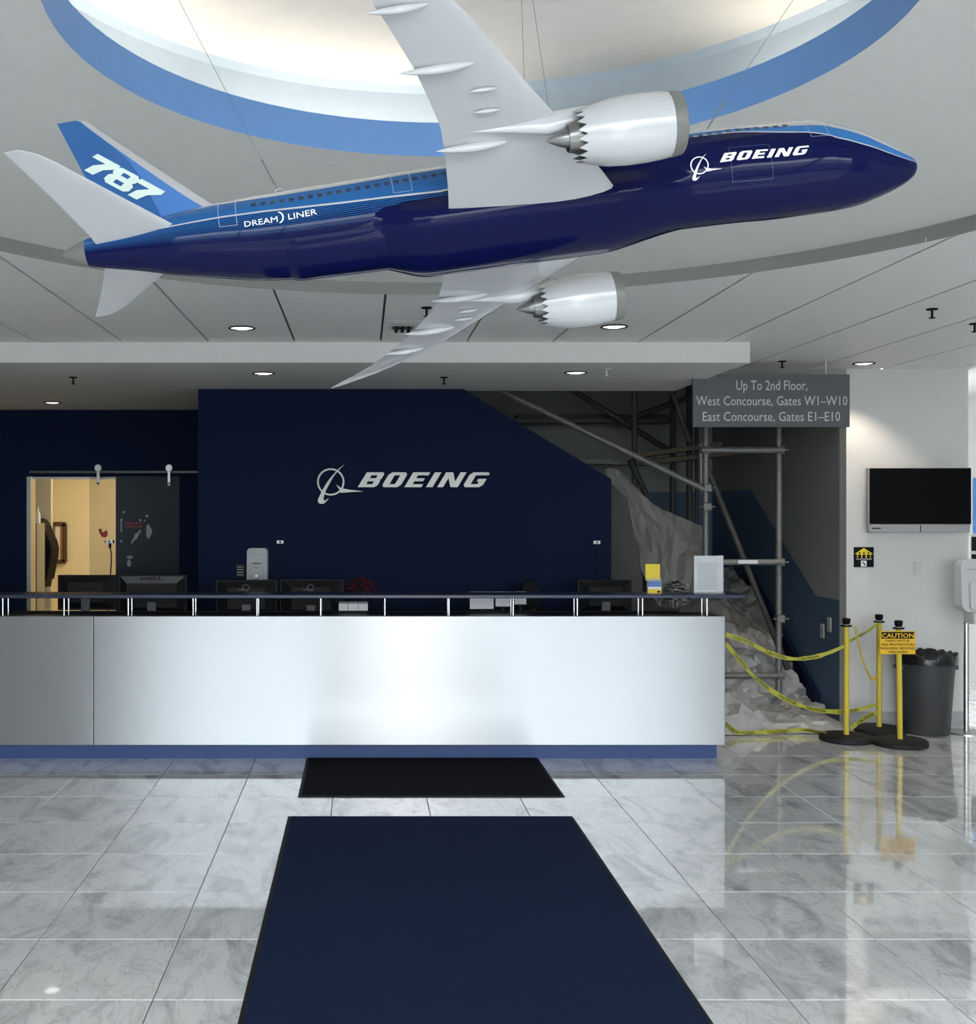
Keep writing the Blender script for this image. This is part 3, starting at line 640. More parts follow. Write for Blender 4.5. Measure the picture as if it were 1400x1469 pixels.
for sd in (0, 1):
    o_ = sd*len(rows)*nu
    for i in range(len(rows)-1):
        for k in range(nu-1):
            a = o_+i*nu+k; mb.f.append((a, a+1, a+1+nu, a+nu)); mb.m.append(0 if k < 4 else (1 if k < 6 else 2))
for k in range(nu-1):
    a = (len(rows)-1)*nu+k; mb.f.append((a, a+1, a+1+len(rows)*nu, a+len(rows)*nu)); mb.m.append(2 if k > 5 else 0)
for i in range(len(rows)-1):
    a = i*nu; mb.f.append((a, a+nu, a+nu+len(rows)*nu, a+len(rows)*nu)); mb.m.append(0)
fin = mb.build('fin', ['plane_blue', 'plane_light_blue', 'plane_white'], air, smooth=50, local=True)
# the three large digits on the fin
SEV = [[(.0, .74), (.06, 1.0), (1.0, 1.0), (1.0, .76), (.66, .42), (.52, 0), (.16, 0), (.26, .40), (.56, .74)]]
EIG = [chamf(.0, 0, 1, .55, .14)[:4]+[(.88, .53), (.96, .62), (.96, .86), (.82, 1), (.18, 1), (.04, .86), (.04, .62), (.12, .53), (0, .41), (0, .14)], [(.34, .17), (.66, .17), (.66, .38), (.34, .38)][::-1], [(.36, .63), (.64, .63), (.64, .82), (.36, .82)][::-1]]
for k, L_ in enumerate((SEV, EIG, SEV)):
    def fn(u, v, k=k):
        x = -26.84+k*1.44+u*1.62+v*1.19; z = 8.0-k*1.28-u*1.38+v*.94
        te, le = fin_row(z); c = 1-(x-te)/(le-te); t = 5*.09*(.2969*math.sqrt(max(c, 0))-.126*c-.3516*c*c+.2843*c**3-.1036*c**4)*(le-te)
        return (x*S, -(t+.06)*S, z*S)
    P, T = subdiv_tris(L_, .3, .3); MB().add([fn(*p) for p in P], T).build('digit', 'decal_pale', fin, local=True, recalc=False)
# suspension wires with turnbuckles and eye bolts
for (x, anchor, lab) in ((-13.4, at(62, -352, 2.0), 'thin steel wire holding the tail end of the airliner model'), (15.0, at(1394, -380, 1.98), 'thin steel wire holding the nose end of the airliner model'),
                         (3.2, at(736, -382, 1.95), 'left of two thin wires behind the near wing'), (5.2, at(705, -382, 1.95), 'right of two thin wires behind the near wing')):
    c, r = lerp(FTS, x); e = pw((x, 0, c+r+.05)); top = Vector((anchor.x, anchor.y, DOME-.004)); d = (top-e).normalized()
    t = thing('suspension_wire', top, lab, 'wire', 'wires carrying the airliner model')
    MB().tube([e+d*.05, top], .00045, 6).build('cable', 'wire', t)
    MB().tube([e+d*.018, e+d*.03, e+d*.05, e+d*.075, e+d*.08], [.0008, .0016, .0012, .0016, .0008], 8).build('turnbuckle', 'wire', t)
    rp = []
    for k in range(17): a = 2*math.pi*k/16; rp.append(e+d*.010+Vector((math.cos(a), 0, math.sin(a)))*.008)
    MB().tube(rp, .0011, 6, caps=False).build('eye_bolt', 'wire', t, smooth=60)
    MB().lathe([(.012, -.004), (.012, .0), (.002, .003)], top, 12).build('anchor', 'chrome', t)
# ------------------------------------------------------------------ reception desk
DY = 7.12; dk = DY/F
def dx(u): return (u-CX)*dk
def dz(v): return EYE-(v-CY)*dk
desk = thing('reception_desk', (0, 7.3, 0), 'long reception desk clad in brushed steel with navy plinth and rail', 'desk')
xs_, xr = dx(134), dx(1040)
def suv(v, i): return (v.x, v.z)
for (xa, xb) in ((X_L+.05, xs_-.0015), (xs_+.0015, xr)):
    MB().box(xa, xb, DY, DY+.018, dz(1069), dz(884)).build('front_panel', 'brushed_steel', desk, bevel=.003, uvfn=suv)
MB().box(X_L+.05, xr-.004, DY+.018, DY+.40, dz(1069)+.002, dz(884)-.012).build('body', 'black', desk)
MB().box(X_L+.05, xr-.002, DY+.0185, DY+.15, dz(884)-.011, dz(884)-.003).build('ledge', 'rail_navy', desk)
MB().box(X_L+.05, (1028-CX)*7.22/F, 7.22, 7.5, 0, dz(1069)+.001).build('plinth', 'kick_blue', desk)
rl = MB().box(X_L+.05, dx(1066), DY-.05, DY+.2, 1.035, 1.058).build('rail', 'rail_navy', desk, bevel=.004)
for u in (-88, 4, 92, 184, 277, 368.5, 460, 552, 644, 736, 828, 921.5, 1014):
    for yy in (DY+.03, DY+.14):
        MB().tube([((u-CX)*(DY+.03)/F, yy, dz(884)-.004), ((u-CX)*(DY+.03)/F, yy, 1.036)], .0062, 10).build('post', 'chrome', desk, smooth=50)
MB().box(X_L+.05, 2.1, DY+.42, DY+1.0, .70, .73).build('worktop', 'monitor_black', desk); MB().box(2.05, 2.1, DY+.42, DY+1.0, 0, .70).build('side_panel', 'monitor_black', desk)
MB().box(X_L+.05, 2.1, DY+.40, DY+.42, .10, .915).build('rear_panel', 'black', desk)
# ------------------------------------------------------------------ monitors seen from behind
def monitor(u0, u1, vt, Y, label, rot=0., bevelled=False, ring=False, logo=None, tilt=0.):
    k = Y/F; wd = (u1-u0)*k; zt = EYE-(vt-CY)*k; ht = wd*.60; zb = .73; zc = zt-ht
    t = lthing('monitor', (((u0+u1)/2-CX)*k, Y, zb), label, 'monitor', 'monitors on the reception desk', rot)
    h0 = zc-zb; h1 = zt-zb
    MB().box(-wd/2, wd/2, .012, .035, h0, h1).build('screen', 'monitor_black', t, bevel=.004)
    ins = .14 if bevelled else .2
    mb = MB(); a, b = wd*(.5-.03), wd*(.5-ins); y0, y1 = .012, -.03; za, zb2 = h0+ht*.06, h1-ht*.04; zc2, zd = h0+ht*.22, h1-ht*.2
    mb.add([(-a,y0,za),(a,y0,za),(a,y0,zb2),(-a,y0,zb2),(-b,y1,zc2),(b,y1,zc2),(b,y1,zd),(-b,y1,zd)], [(4,5,6,7),(0,1,5,4),(1,2,6,5),(3,0,4,7)], 0).add([(a,y0,zb2),(-a,y0,zb2),(-b,y1,zd),(b,y1,zd)], [(0,1,2,3)], 1)
    hs = mb.build('housing', ['monitor_black', 'dark_silver' if bevelled else 'monitor_black'], t)
    if logo: text_on('brand_lettering', logo, lambda p, q: (wd*(-.16+.32*p), -.014, h1-ht*.115+q*.017), 'black', hs, .03)
    MB().box(-.03, .03, -.035, -.005, .015, h0+ht*.35).build('stand_neck', 'dark_silver', t, bevel=.004)
    MB().lathe([(.01, 0), (.11, 0), (.11, .008), (.03, .016), (.01, .016)], (0, -.01, 0), 24).build('stand_base', 'monitor_black', t, smooth=40)
    if ring:
        rp = [(wd*.0+.022*math.cos(2*math.pi*q/16), -.045, h0+ht*.80+.022*math.sin(2*math.pi*q/16)) for q in range(17)]
        MB().tube(rp, .004, 6, caps=False).build('handle_ring', 'dark_silver', t, smooth=60)
        MB().box(-.055, .02, -.05, -.038, h0+ht*.73, h0+ht*.76).build('latch', 'dark_silver', t, bevel=.003)
    return t
monitor(82, 166, 825, 7.75, 'leftmost black monitor back below the doorway')
monitor(169, 268, 824.5, 7.72, 'black monitor with silver trim and lettering below the glass door', bevelled=True, logo='DELL')
monitor(309, 398, 832, 7.78, 'black monitor with round handle below the wall dispenser', ring=True, rot=.04)
monitor(400, 493, 831, 7.78, 'black monitor with round handle beside the red plant', ring=True, rot=-.06)
monitor(829, 907, 832, 7.78, 'dark monitor at the right end of the desk')
# web cameras on thin stands
def webcam(u, v, Y, label, bend):
    p = at(u, v, Y); t = thing('web_camera', (p.x, p.y, .73), label, 'camera', 'web cameras on thin stands')
    MB().box(p.x-.032, p.x+.032, p.y-.004, p.y+.014, p.z-.011, p.z+.011).build('camera_body', 'black', t, bevel=.004)
    f = MB().box(p.x-.024, p.x+.024, p.y-.008, p.y-.003, p.z-.011, p.z+.011).build('face_plate', 'status_white', t, bevel=.003)
    MB().lathe([(.0005, -.0105), (.007, -.0105), (.007, -.007)], (p.x, p.y, p.z), 14, axis='Y').build('lens', 'black_gloss', f)
    MB().box(p.x-.006, p.x+.012, p.y-.004, p.y+.01, p.z-.045, p.z-.011).build('clip', 'black', t)
    MB().tube(spline([(p.x+.004, p.y+.004, p.z-.04), (p.x+bend, p.y+.004, p.z-.14), (p.x-bend, p.y+.004, .9), (p.x-bend, p.y+.004, .735)], 6), .0045, 8).build('stand', 'black', t, smooth=60)
    MB().lathe([(.001, 0), (.04, 0), (.04, .01), (.001, .012)], (p.x-bend, p.y+.004, .73), 16).build('foot', 'black', t)
webcam(157, 777, 7.9, 'web camera on bent stand in front of the lit doorway', .012)
webcam(402, 777.5, 7.9, 'web camera standing between the two ringed monitors', .002)
webcam(856, 778, 7.9, 'web camera at the right end of the navy wall', .001)
# soap dispenser and small notice on the navy wall
def dispenser(name, c, wd, ht, m, label, cat, parent=None):
    # c: bottom centre at the back; rounded tall box facing -Y
    x, y, z = c; r = wd*.18
    def rr(w_, h_, rad, ox=0, oz=0):
        o = []
        for cx, cz, a0 in ((w_/2-rad, rad, -90), (w_/2-rad, h_-rad, 0), (-w_/2+rad, h_-rad, 90), (-w_/2+rad, rad, 180)): o += arcpts(cx, cz, rad, rad, a0, a0+90, 5)
        return [(ox+p, oz+q) for p, q in o]
    t = parent or thing(name, c, label, cat)
    MB().prism([rr(wd, ht, r)], lambda u, v: (x+u*.94, y-.09+.02*(v/ht), z+v), lambda u, v: (x+u, y, z+v)).build('dispenser_body', m, t, bevel=.004)
    MB().prism([rr(wd*.62, ht*.56, r*.6)], lambda u, v: (x+u, y-.112, z+.04*ht+v), lambda u, v: (x+u, y-.07, z+.04*ht+v)).build('dispenser_cover', m, t, bevel=.003)
    MB().box(x-wd*.2, x+wd*.2, y-.1135, y-.11, z+ht*.565, z+ht*.585).build('cover_slot', 'black', t)
    MB().box(x-wd*.33, x+wd*.33, y-.0765, y-.072, z+ht*.80, z+ht*.815).build('print_line', 'print_grey', t)
    MB().box(x-wd*.14, x+wd*.14, y-.1135, y-.11, z+ht*.44, z+ht*.475).build('print_line', 'print_grey', t)
    MB().lathe([(.0005, -.122), (wd*.10, -.122), (wd*.15, -.111)], (x, y, z+ht*.2), 14, axis='Y').build('sensor_eye', 'black_gloss' if m == 'dispenser_white' else 'chrome', t)
    return t
p = at(370, 836, MAIN_Y); dispenser('soap_dispenser', (p.x, MAIN_Y, p.z), 31*MAIN_Y/F, 50*MAIN_Y/F, 'dispenser_grey', 'grey rounded dispenser on the navy wall above the monitors', 'dispenser')
p = at(345, 829, MAIN_Y); t = thing('wall_notice', (p.x, MAIN_Y, p.z), 'small dark notice on the navy wall beside the grey dispenser', 'sign')
MB().box(p.x-.036, p.x+.036, MAIN_Y-.012, MAIN_Y, p.z, p.z+.105).build('plate', 'monitor_black', t, bevel=.002)
for k in range(4): MB().box(p.x-.024, p.x+.024, MAIN_Y-.0135, MAIN_Y-.0118, p.z+.02+.02*k, p.z+.027+.02*k).build('print_line', 'print_grey', t)
# wall logo in metal
k = MAIN_Y/F; c0 = at(420, 640, MAIN_Y); zk = k/2.917
def lg(px, py): return c0.x+px*zk, c0.z-py*zk
logo = thing('wall_logo', (lg(300, 150)[0], MAIN_Y, lg(300, 150)[1]-.2), 'brushed metal emblem and slanted lettering on the navy wall', 'sign')
def plate(loops, fn, nm, th=.016): MB().prism(loops, lambda u, v: (fn(u, v)[0], MAIN_Y-.012-th, fn(u, v)[1]), lambda u, v: (fn(u, v)[0], MAIN_Y-.012, fn(u, v)[1])).build(nm, 'logo_metal', logo)
out, wid = logotype(); hk = 62.
for ch, loops in out: plate(loops, lambda u, v: lg(272+u*(826-272)/wid, 172-v*hk), 'letter')
for nm, loops, th in (('emblem_ring', RING, .012), ('emblem_swoosh', SWOOSH, .018), ('emblem_wing', DELTA, .02)): plate(loops, lambda u, v: lg(159+u*57, 150-v*57), nm, th)
kx = (826-272)/wid
for px, py in ((272+.49*kx, 141), (272+(2*1.5+.49)*kx, 141), (272+(3*1.5-.1+.49)*kx, 141), (272+(wid-1.25-.58+.49)*kx, 141), (105.5, 150)):
    x, z = lg(px, py); MB().tube([(x, MAIN_Y-.013, z), (x, MAIN_Y, z)], .004, 6).build('standoff', 'satin_metal', logo)
# ------------------------------------------------------------------ hanging direction sign
SY_ = 7.85; sk_ = SY_/F
q0, q1 = at(994, 612.5, SY_), at(1219, 537, SY_)
sg = thing('direction_sign', ((q0.x+q1.x)/2, SY_, q0.z), 'grey hanging sign with stair and gate directions', 'sign')
bd = MB().box(q0.x, q1.x, SY_, SY_+.03, q0.z, q1.z).build('sign_board', 'sign_grey', sg, bevel=.002)
for body, u0, u1, vb, ch in (('Up To 2nd Floor,', 1056, 1158, 559.5, 14.5), ('West Concourse, Gates W1\u2013W10', 998.5, 1215.5, 581.5, 14), ('East Concourse, Gates E1\u2013E10', 1008, 1205, 604, 14)):
    a, b = at(u0, vb, SY_), at(u1, vb, SY_)
    text_on('lettering', body, lambda p, q: (a.x+(b.x-a.x)*p, SY_-.0012, a.z+q*ch*sk_), 'sign_letter', bd)
for x in (q0.x+.16, q1.x-.16): MB().tube([(x, SY_+.015, q1.z-.003), (x, SY_+.015, CEIL)], .005, 8).build('hanger_rod', 'satin_metal', sg)
# ------------------------------------------------------------------ ceiling fittings
def downlight(u, v, zc, label, power=0.):
    Y = F*(zc-EYE)/(CY-v); p = at(u, v, Y); r = .072
    t = thing('downlight', (p.x, Y, zc-.012), label, 'downlight', 'recessed downlights')
    MB().lathe([(r, .0), (r+.006, -.006), (r-.002, -.008), (r-.008, -.001)], (p.x, Y, zc), 28).build('trim_ring', 'monitor_black', t, smooth=50)
    MB().lathe([(r-.008, -.002), (r*.5, -.009), (.0005, -.011)], (p.x, Y, zc), 28).build('lens', 'lamp_lens', t, smooth=60)
    if power:
        l = bpy.data.lights.new('downlight_bulb', 'SPOT'); l.energy = power; l.spot_size = math.radians(105); l.spot_blend = .5; l.color = (1, .86, .72); l.shadow_soft_size = .05
        lo = bpy.data.objects.new('downlight_bulb', l); COL.objects.link(lo); lo.parent = t; lo.location = (0, 0, -.004)
downlight(347, 470, CEIL, 'downlight in the panel ceiling left of the far wing')
downlight(881, 468, CEIL, 'downlight in the panel ceiling below the far engine')
downlight(378, 535, SOF_Z, 'downlight in the soffit left of the far wing tip', 3)
downlight(826, 534, SOF_Z, 'downlight in the soffit right of the far wing', 3)
downlight(75, 577, SOF_Z, 'downlight in the soffit above the glass door', 3)
downlight(1239, 521, CEIL, 'downlight in the ceiling beside the hanging sign', 34)
def sprinkler(u, v, zc, label):
    m = 'plate_white' if label.startswith('pale') else 'black'
    Y = F*(zc-EYE)/(CY-v+6); p = at(u, v, Y)
    t = thing('sprinkler', (p.x, Y, zc-.05), label, 'sprinkler', 'ceiling sprinklers')
    MB().lathe([(.001, 0), (.03, 0), (.026, -.006), (.001, -.007)], (p.x, Y, zc), 18).build('escutcheon', m, t)
    MB().tube([(p.x, Y, zc-.006), (p.x, Y, zc-.045)], .006, 8).build('stem', m, t)
    MB().lathe([(.001, -.045), (.016, -.045), (.016, -.049), (.001, -.049)], (p.x, Y, zc), 14).build('deflector', m, t)
for a in ((105, 547, SOF_Z, 'black sprinkler in the soffit above the glass door'), (637, 547, SOF_Z, 'black sprinkler in the soffit above the wall logo'), (870, 535, SOF_Z, 'pale sprinkler in the soffit right of the downlight'),
          (1122, 524, CEIL, 'black sprinkler above the hanging sign'), (1337, 449, CEIL, 'black sprinkler in the right-hand panel ceiling'), (1398, 470, CEIL, 'black sprinkler at the right edge of the picture'), (612, 447, CEIL, 'black sprinkler half hidden by the far wing')): sprinkler(*a)
p = at(575, 467, 6.36); t = thing('ceiling_vent', (p.x, 6.36, CEIL-.03), 'small dark slotted vent in the ceiling behind the far wing', 'vent')
MB().box(p.x-.05, p.x+.07, 6.28, 6.42, CEIL-.012, CEIL).build('vent_frame', 'fascia', t)
for k in range(3): MB().box(p.x-.035+.035*k, p.x-.018+.035*k, 6.29, 6.41, CEIL-.03, CEIL-.011).build('slat', 'black', t)
# ------------------------------------------------------------------ glass sliding door
GY = LEFT_Y-.09; gk = GY/F
t = thing('sliding_glass_door', (at(192, 700, GY).x, GY, 0), 'tinted frameless glass sliding door hanging from a metal rail', 'door')
g0, g1 = at(128, 684, GY), at(257, 684, GY)
gl = MB().box(g0.x, g1.x, GY, GY+.012, .01, g0.z+.002).build('glass_pane', 'tinted_glass', t)
zr = at(0, 677, GY).z
MB().box(at(42, 0, GY).x, at(290, 0, GY).x, GY-.002, GY+.02, zr-.012, zr+.012).build('rail', 'rail_steel', t, bevel=.003)
for u in (57, 165, 270): MB().tube([(at(u, 0, GY).x, GY+.01, zr), (at(u, 0, GY).x, LEFT_Y, zr)], .012, 10).build('rail_mount', 'satin_metal', t)
for u in (141.5, 243):
    x = at(u, 0, GY).x
    MB().lathe([(.0005, -.03), (.030, -.03), (.033, -.024), (.033, -.012), (.0005, -.012)], (x, GY, zr+.035), 24, axis='Y').build('roller', 'satin_metal', t, smooth=40)
    h = MB().box(x-.013, x+.013, GY-.026, GY-.003, zr-.125, zr+.035).build('hanger_strap', 'satin_metal', t, bevel=.003)
    MB().lathe([(.0005, -.033), (.009, -.033), (.009, -.026)], (x, GY, zr-.105), 12, axis='Y').build('bolt', 'black', h)
def gp(px, py): q = at(px/2.917, 640+py/2.917, GY); return q.x, q.z
def decal(loops_or_pts, m, nm='window_decal'):
    MB().prism([loops_or_pts], lambda u, v: (gp(u, v)[0], GY-.0012, gp(u, v)[1]), None).build(nm, m, gl)
for px, py, r in ((517, 276, 5), (508, 310, 6), (507, 398, 5), (615, 293, 6), (587, 310, 5), (605, 312, 4)): decal(arcpts(px, py, r, r, 0, 360, 10)[:-1], 'print_grey')
decal([(505, 318), (510, 318), (510, 360), (505, 360)], 'print_grey')
for o_ in (0, 16): decal([(548+o_, 405-o_), (566+o_, 368-o_), (571+o_, 360-o_*.6), (575+o_, 370-o_), (553+o_, 410-o_)], 'print_grey')
decal([(612, 335), (620, 325), (634, 345), (637, 362), (622, 390), (612, 375)], 'print_grey'); decal(arcpts(540, 490, 9, 15, 0, 360, 14)[:-1], 'print_grey'); decal(arcpts(543, 465, 13, 7, 0, 360, 14)[:-1], 'print_grey')
for body, y0 in (('MERRY', 328), ('CHRISTMAS', 342)): text_on('window_decal', body, lambda p, q: (gp(525+p*70, 0)[0], GY-.0012, gp(0, y0-q*11)[1]), 'decal_red', gl)
decal([(411, 348), (422, 346), (428, 362), (448, 350), (452, 372), (440, 384), (424, 378)], 'decal_red'); decal(arcpts(420, 352, 7, 5, 0, 360, 10)[:-1], 'print_grey')
# things in the lit office
def ap(px, py, Y): q = at(px/5., 650+py/5., Y); return q.x, q.z
Yc = 11.2; x0, z1 = ap(222, 505, Yc); x1, _ = ap(322, 505, Yc+.28)
t = thing('filing_cabinet', ((x0+x1)/2, Yc, 0), 'grey metal cabinet just inside the lit doorway', 'cabinet')
MB().box(x0, x1, Yc, Yc+.28, 0, z1).build('cabinet_body', 'cabinet', t, bevel=.004)
for k in range(4):
    d = MB().box(x0+.01, x1-.01, Yc-.012, Yc, .04+k*(z1-.06)/4, .02+(k+1)*(z1-.06)/4).build('drawer', 'cabinet', t, bevel=.003); MB().box((x0+x1)/2-.03, (x0+x1)/2+.03, Yc-.025, Yc-.012, (k+.7)*(z1-.06)/4+.03, (k+.7)*(z1-.06)/4+.045).build('handle', 'chrome', d)
for px, lab, m in ((243, 'small green bottle on top of the office cabinet', 'green'), (270, 'small pale bottle on top of the office cabinet', 'paper')):
    x, _ = ap(px, 0, Yc+.1); t = thing('bottle', (x, Yc+.1, z1), lab, 'bottle')
    MB().lathe([(.001, 0), (.028, 0), (.028, .09), (.012, .12), (.012, .14)], (x, Yc+.1, z1), 14).build('bottle_body', m, t, smooth=50); MB().lathe([(.014, .135), (.014, .165), (.001, .165)], (x, Yc+.1, z1), 12).build('cap', 'plate_white', t)
# hanging jacket
Yj = 11.8; out_j = [(262, 465), (300, 478), (330, 520), (352, 580), (375, 630), (388, 680), (385, 740), (372, 800), (360, 860), (352, 905), (335, 908), (330, 960), (318, 960), (300, 700), (285, 560)]
t = thing('jacket', (ap(340, 0, Yj)[0], Yj, ap(0, 960, Yj)[1]), 'black jacket hanging beside the office cabinet', 'jacket')
MB().prism([[ap(px, py, Yj) for px, py in out_j]], lambda u, v: (u, Yj-.10, v), lambda u, v: (u+.03, Yj+.10, v)).build('jacket_body', 'black', t, bevel=.03)
MB().tube([(ap(285, 0, Yj)[0], Yj, ap(0, 500, Yj)[1]), (ap(275, 0, Yj)[0], Yj, ap(0, 455, Yj)[1]), (ap(275, 0, Yj)[0], 11.99, ap(0, 450, Yj)[1])], .006, 8).build('hook', 'chrome', t)
# cork board on the back wall
Yb = 13.2; a_, b_ = ap(370, 505, Yb), ap(470, 780, Yb); t = thing('notice_board', ((a_[0]+b_[0])/2, Yb, b_[1]), 'framed cork board on the warm office wall', 'board')
MB().box(a_[0], b_[0], Yb-.02, Yb, b_[1], a_[1]).build('cork_panel', 'cork', t); MB().box(a_[0]+.05, (a_[0]+b_[0])/2+.02, Yb-.024, Yb-.02, b_[1]+.03, a_[1]-.03).build('pinned_paper', 'paper', t)
for xa, xb, za, zb_ in ((a_[0]-.02, a_[0]+.03, b_[1], a_[1]), (b_[0]-.03, b_[0]+.02, b_[1], a_[1]), (a_[0], b_[0], a_[1]-.03, a_[1]+.02), (a_[0], b_[0], b_[1]-.02, b_[1]+.03)): MB().box(xa, xb, Yb-.035, Yb, za, zb_).build('frame_bar', 'wood_dark', t)
# ------------------------------------------------------------------ small things on and behind the desk
RT = 1.058
p = at(939, 850, DY); t = thing('brochure_holder', (p.x, DY+.02, RT), 'upright holder with yellow brochures on the desk rail', 'brochure holder')
hx = 11*dk
MB().box(p.x-hx*.86, p.x+hx, DY+.02, DY+.035, RT, RT+.10).build('holder', 'acrylic', t); MB().box(p.x-hx, p.x+hx*.9, DY+.036, DY+.042, RT+.085, RT+.188).build('brochure', 'brochure_yellow', t)
b = MB().box(p.x-hx*.8, p.x+hx*.95, DY+.012, DY+.019, RT+.004, RT+.08).build('brochure', 'brochure_yellow', t)
MB().box(p.x-hx*.8, p.x+hx*.95, DY+.0105, DY+.0118, RT+.045, RT+.08).build('cover_picture', 'brochure_blue', b); MB().box(p.x-hx*.8, p.x+hx*.95, DY+.0105, DY+.0118, RT+.032, RT+.045).build('cover_band', 'paper', b); MB().box(p.x+hx*.4, p.x+hx*.8, DY+.0105, DY+.0118, RT+.008, RT+.02).build('cover_mark', 'monitor_black', b)
p = at(1019, 850, DY); hx = 21.5*dk; ht = 55*dk
t = thing('notice_stand', (p.x, DY+.04, RT), 'clear stand with a white printed notice on the desk rail', 'sign holder')
MB().box(p.x-hx, p.x+hx, DY-.01, DY+.09, RT, RT+.004).build('stand_foot', 'acrylic', t); MB().box(p.x-hx, p.x+hx, DY+.032, DY+.036, RT+.003, RT+ht).build('stand_pane', 'acrylic', t)
pp = MB().box(p.x-hx*.96, p.x+hx*.96, DY+.037, DY+.039, RT+.008, RT+ht-.002).build('sheet', 'paper', t)
for k in range(15): MB().box(p.x-hx*.75, p.x+hx*R_.uniform(.5, .78), DY+.0362, DY+.037, RT+.03+k*.0115, RT+.034+k*.0115).build('print_line', 'print_grey', pp)
# red leafed plant
def plant(u, v, Y, label, leaf, n, rad, hgt, zpot, cat='plant'):
    p = at(u, v, Y); t = thing('potted_plant', (p.x, Y, .73), label, cat)
    MB().lathe([(.001, 0), (.06, 0), (.075, zpot), (.068, zpot), (.06, zpot-.015), (.001, zpot-.015)], (p.x, Y, .73), 20).build('pot', 'brown', t, smooth=40)
    for k in range(n):
        a = k*2.4; rr = rad*math.sqrt((k+.5)/n); bx, by = rr*math.cos(a), rr*.7*math.sin(a); bz = p.z+hgt*(1-(rr/rad)**2)*.8+R_.uniform(-.01, .01)-.01
        L_ = .055; wv = .018; d = Vector((math.cos(a), math.sin(a), -.25+.4*(1-rr/rad))).normalized(); s_ = Vector((-math.sin(a), math.cos(a), 0)); c = Vector((p.x+bx, Y+by, bz)); nn = d.cross(s_)
        pts = [c-d*L_*.5, c+s_*wv+nn*.004, c+d*L_*.55, c-s_*wv+nn*.004, c+nn*.008]
        MB().add(pts, [(0, 1, 4), (1, 2, 4), (2, 3, 4), (3, 0, 4)]).build('leaf', leaf if k % 7 else 'dark_leaf', t, recalc=False)
    for k in range(5):
        a = k*1.3; MB().tube([(p.x, Y, .73+zpot-.02), (p.x+.5*rad*math.cos(a), Y+.4*rad*math.sin(a), p.z)], .004, 5).build('stem', 'dark_leaf', t)
plant(517, 846, 7.95, 'dark red leafy plant beside the ringed monitor', 'red_leaf', 110, .115, .11, .12)
plant(968, 862, 7.85, 'dark leafy table plant with tiny white ornaments behind the notice stand', 'dark_leaf', 70, .11, .19, .10)
pl = [o for o in COL.objects if o.get('label', '').startswith('dark leafy table')][0]; pp_ = at(968, 842, 7.85)
for k in range(10):
    a = k*2.1; MB().lathe([(.0005, -.004), (.004, 0), (.0005, .004)], (pp_.x+.07*math.cos(a)*R_.random(), 7.78-.02*R_.random(), pp_.z+R_.uniform(-.02, .07)), 8).build('ornament', 'status_white', pl)
def wbox(name, u0, u1, v0, v1, Y, dep, m, label, cat, zb=None, rot=0., extra=None):
    a, b = at(u0, v0, Y), at(u1, v1, Y); t = thing(name, ((a.x+b.x)/2, Y, zb if zb is not None else b.z), label, cat); return t, a, b
# document tray (white) below the rail
t, a, b = wbox('document_tray', 485, 528, 867, 889, 7.45, .2, 'paper', 'white ribbed document box behind the chrome posts', 'box', .731)
for k in range(3): x0 = a.x+(b.x-a.x)*k/3; MB().box(x0+.001, a.x+(b.x-a.x)*(k+1)/3-.001, 7.56, 7.72, .731, a.z-.004).build('file_box', 'paper', t, bevel=.003)
for n_, (u0, u1, v0, v1, lab) in enumerate(((674, 708, 853, 873.5, 'largest white sheet clipped up behind the desk rail'), (711, 732, 853, 870, 'middle white sheet clipped up behind the desk rail'), (738, 755, 853, 867, 'right white sheet clipped up behind the desk rail'))):
    t, a, b = wbox('paper_sheet', u0, u1, v0, v1, 7.66, .01, 'paper', lab, 'paper', .73)
    MB().box(a.x, b.x, 7.66, 7.664, b.z, a.z+.02).build('sheet', 'paper', t); MB().box((a.x+b.x)/2-.008, (a.x+b.x)/2+.008, 7.665, 7.675, .73, a.z).build('clip_stand', 'monitor_black', t)
    MB().box((a.x+b.x)/2-.04, (a.x+b.x)/2+.04, 7.64, 7.70, .73, .736).build('clip_foot', 'monitor_black', t)
# office chair with mesh back
p = at(760, 832, 8.2); t = thing('office_chair', (p.x, 8.2, 0), 'black office chair whose rounded top shows above the rail', 'chair')
zt = p.z; MB().prism([arcpts(p.x, zt-.13, .075, .13, 0, 180, 14)+[(p.x-.1, zt-.42), (p.x+.1, zt-.42)]], lambda u, v: (u, 8.18, v), lambda u, v: (u, 8.22, v)).build('backrest', 'black', t, bevel=.01)
MB().box(p.x-.2, p.x+.2, 7.98, 8.36, .42, .47).build('seat', 'black', t, bevel=.02); MB().tube([(p.x, 8.18, .06), (p.x, 8.18, .42)], .022, 10).build('column', 'black', t); MB().box(p.x-.025, p.x+.025, 8.215, 8.235, .44, zt-.3).build('back_bar', 'black', t)
for k in range(5): a = k*2*math.pi/5+.3; MB().tube([(p.x, 8.18, .07), (p.x+.24*math.cos(a), 8.18+.24*math.sin(a), .03)], [.02, .014], 8).build('foot_arm', 'black', t)
p = at(768, 884, 7.6); t = thing('basket', (p.x, 7.7, .73), 'small brown tuft of dried plant in a basket behind the rail', 'basket')
MB().lathe([(.001, 0), (.05, 0), (.06, .07), (.055, .07), (.001, .06)], (p.x, 7.7, .73), 16).build('bowl', 'brown', t)
for k in range(24): a = k*2.4; r = .05*math.sqrt(k/24); MB().tube([(p.x+r*.6*math.cos(a), 7.7+r*.6*math.sin(a), .78), (p.x+r*1.5*math.cos(a), 7.7+r*1.5*math.sin(a), .80+.11*(1-k/30)+R_.uniform(-.01, .02))], [.006, .002], 5).build('sprig', 'brown', t)
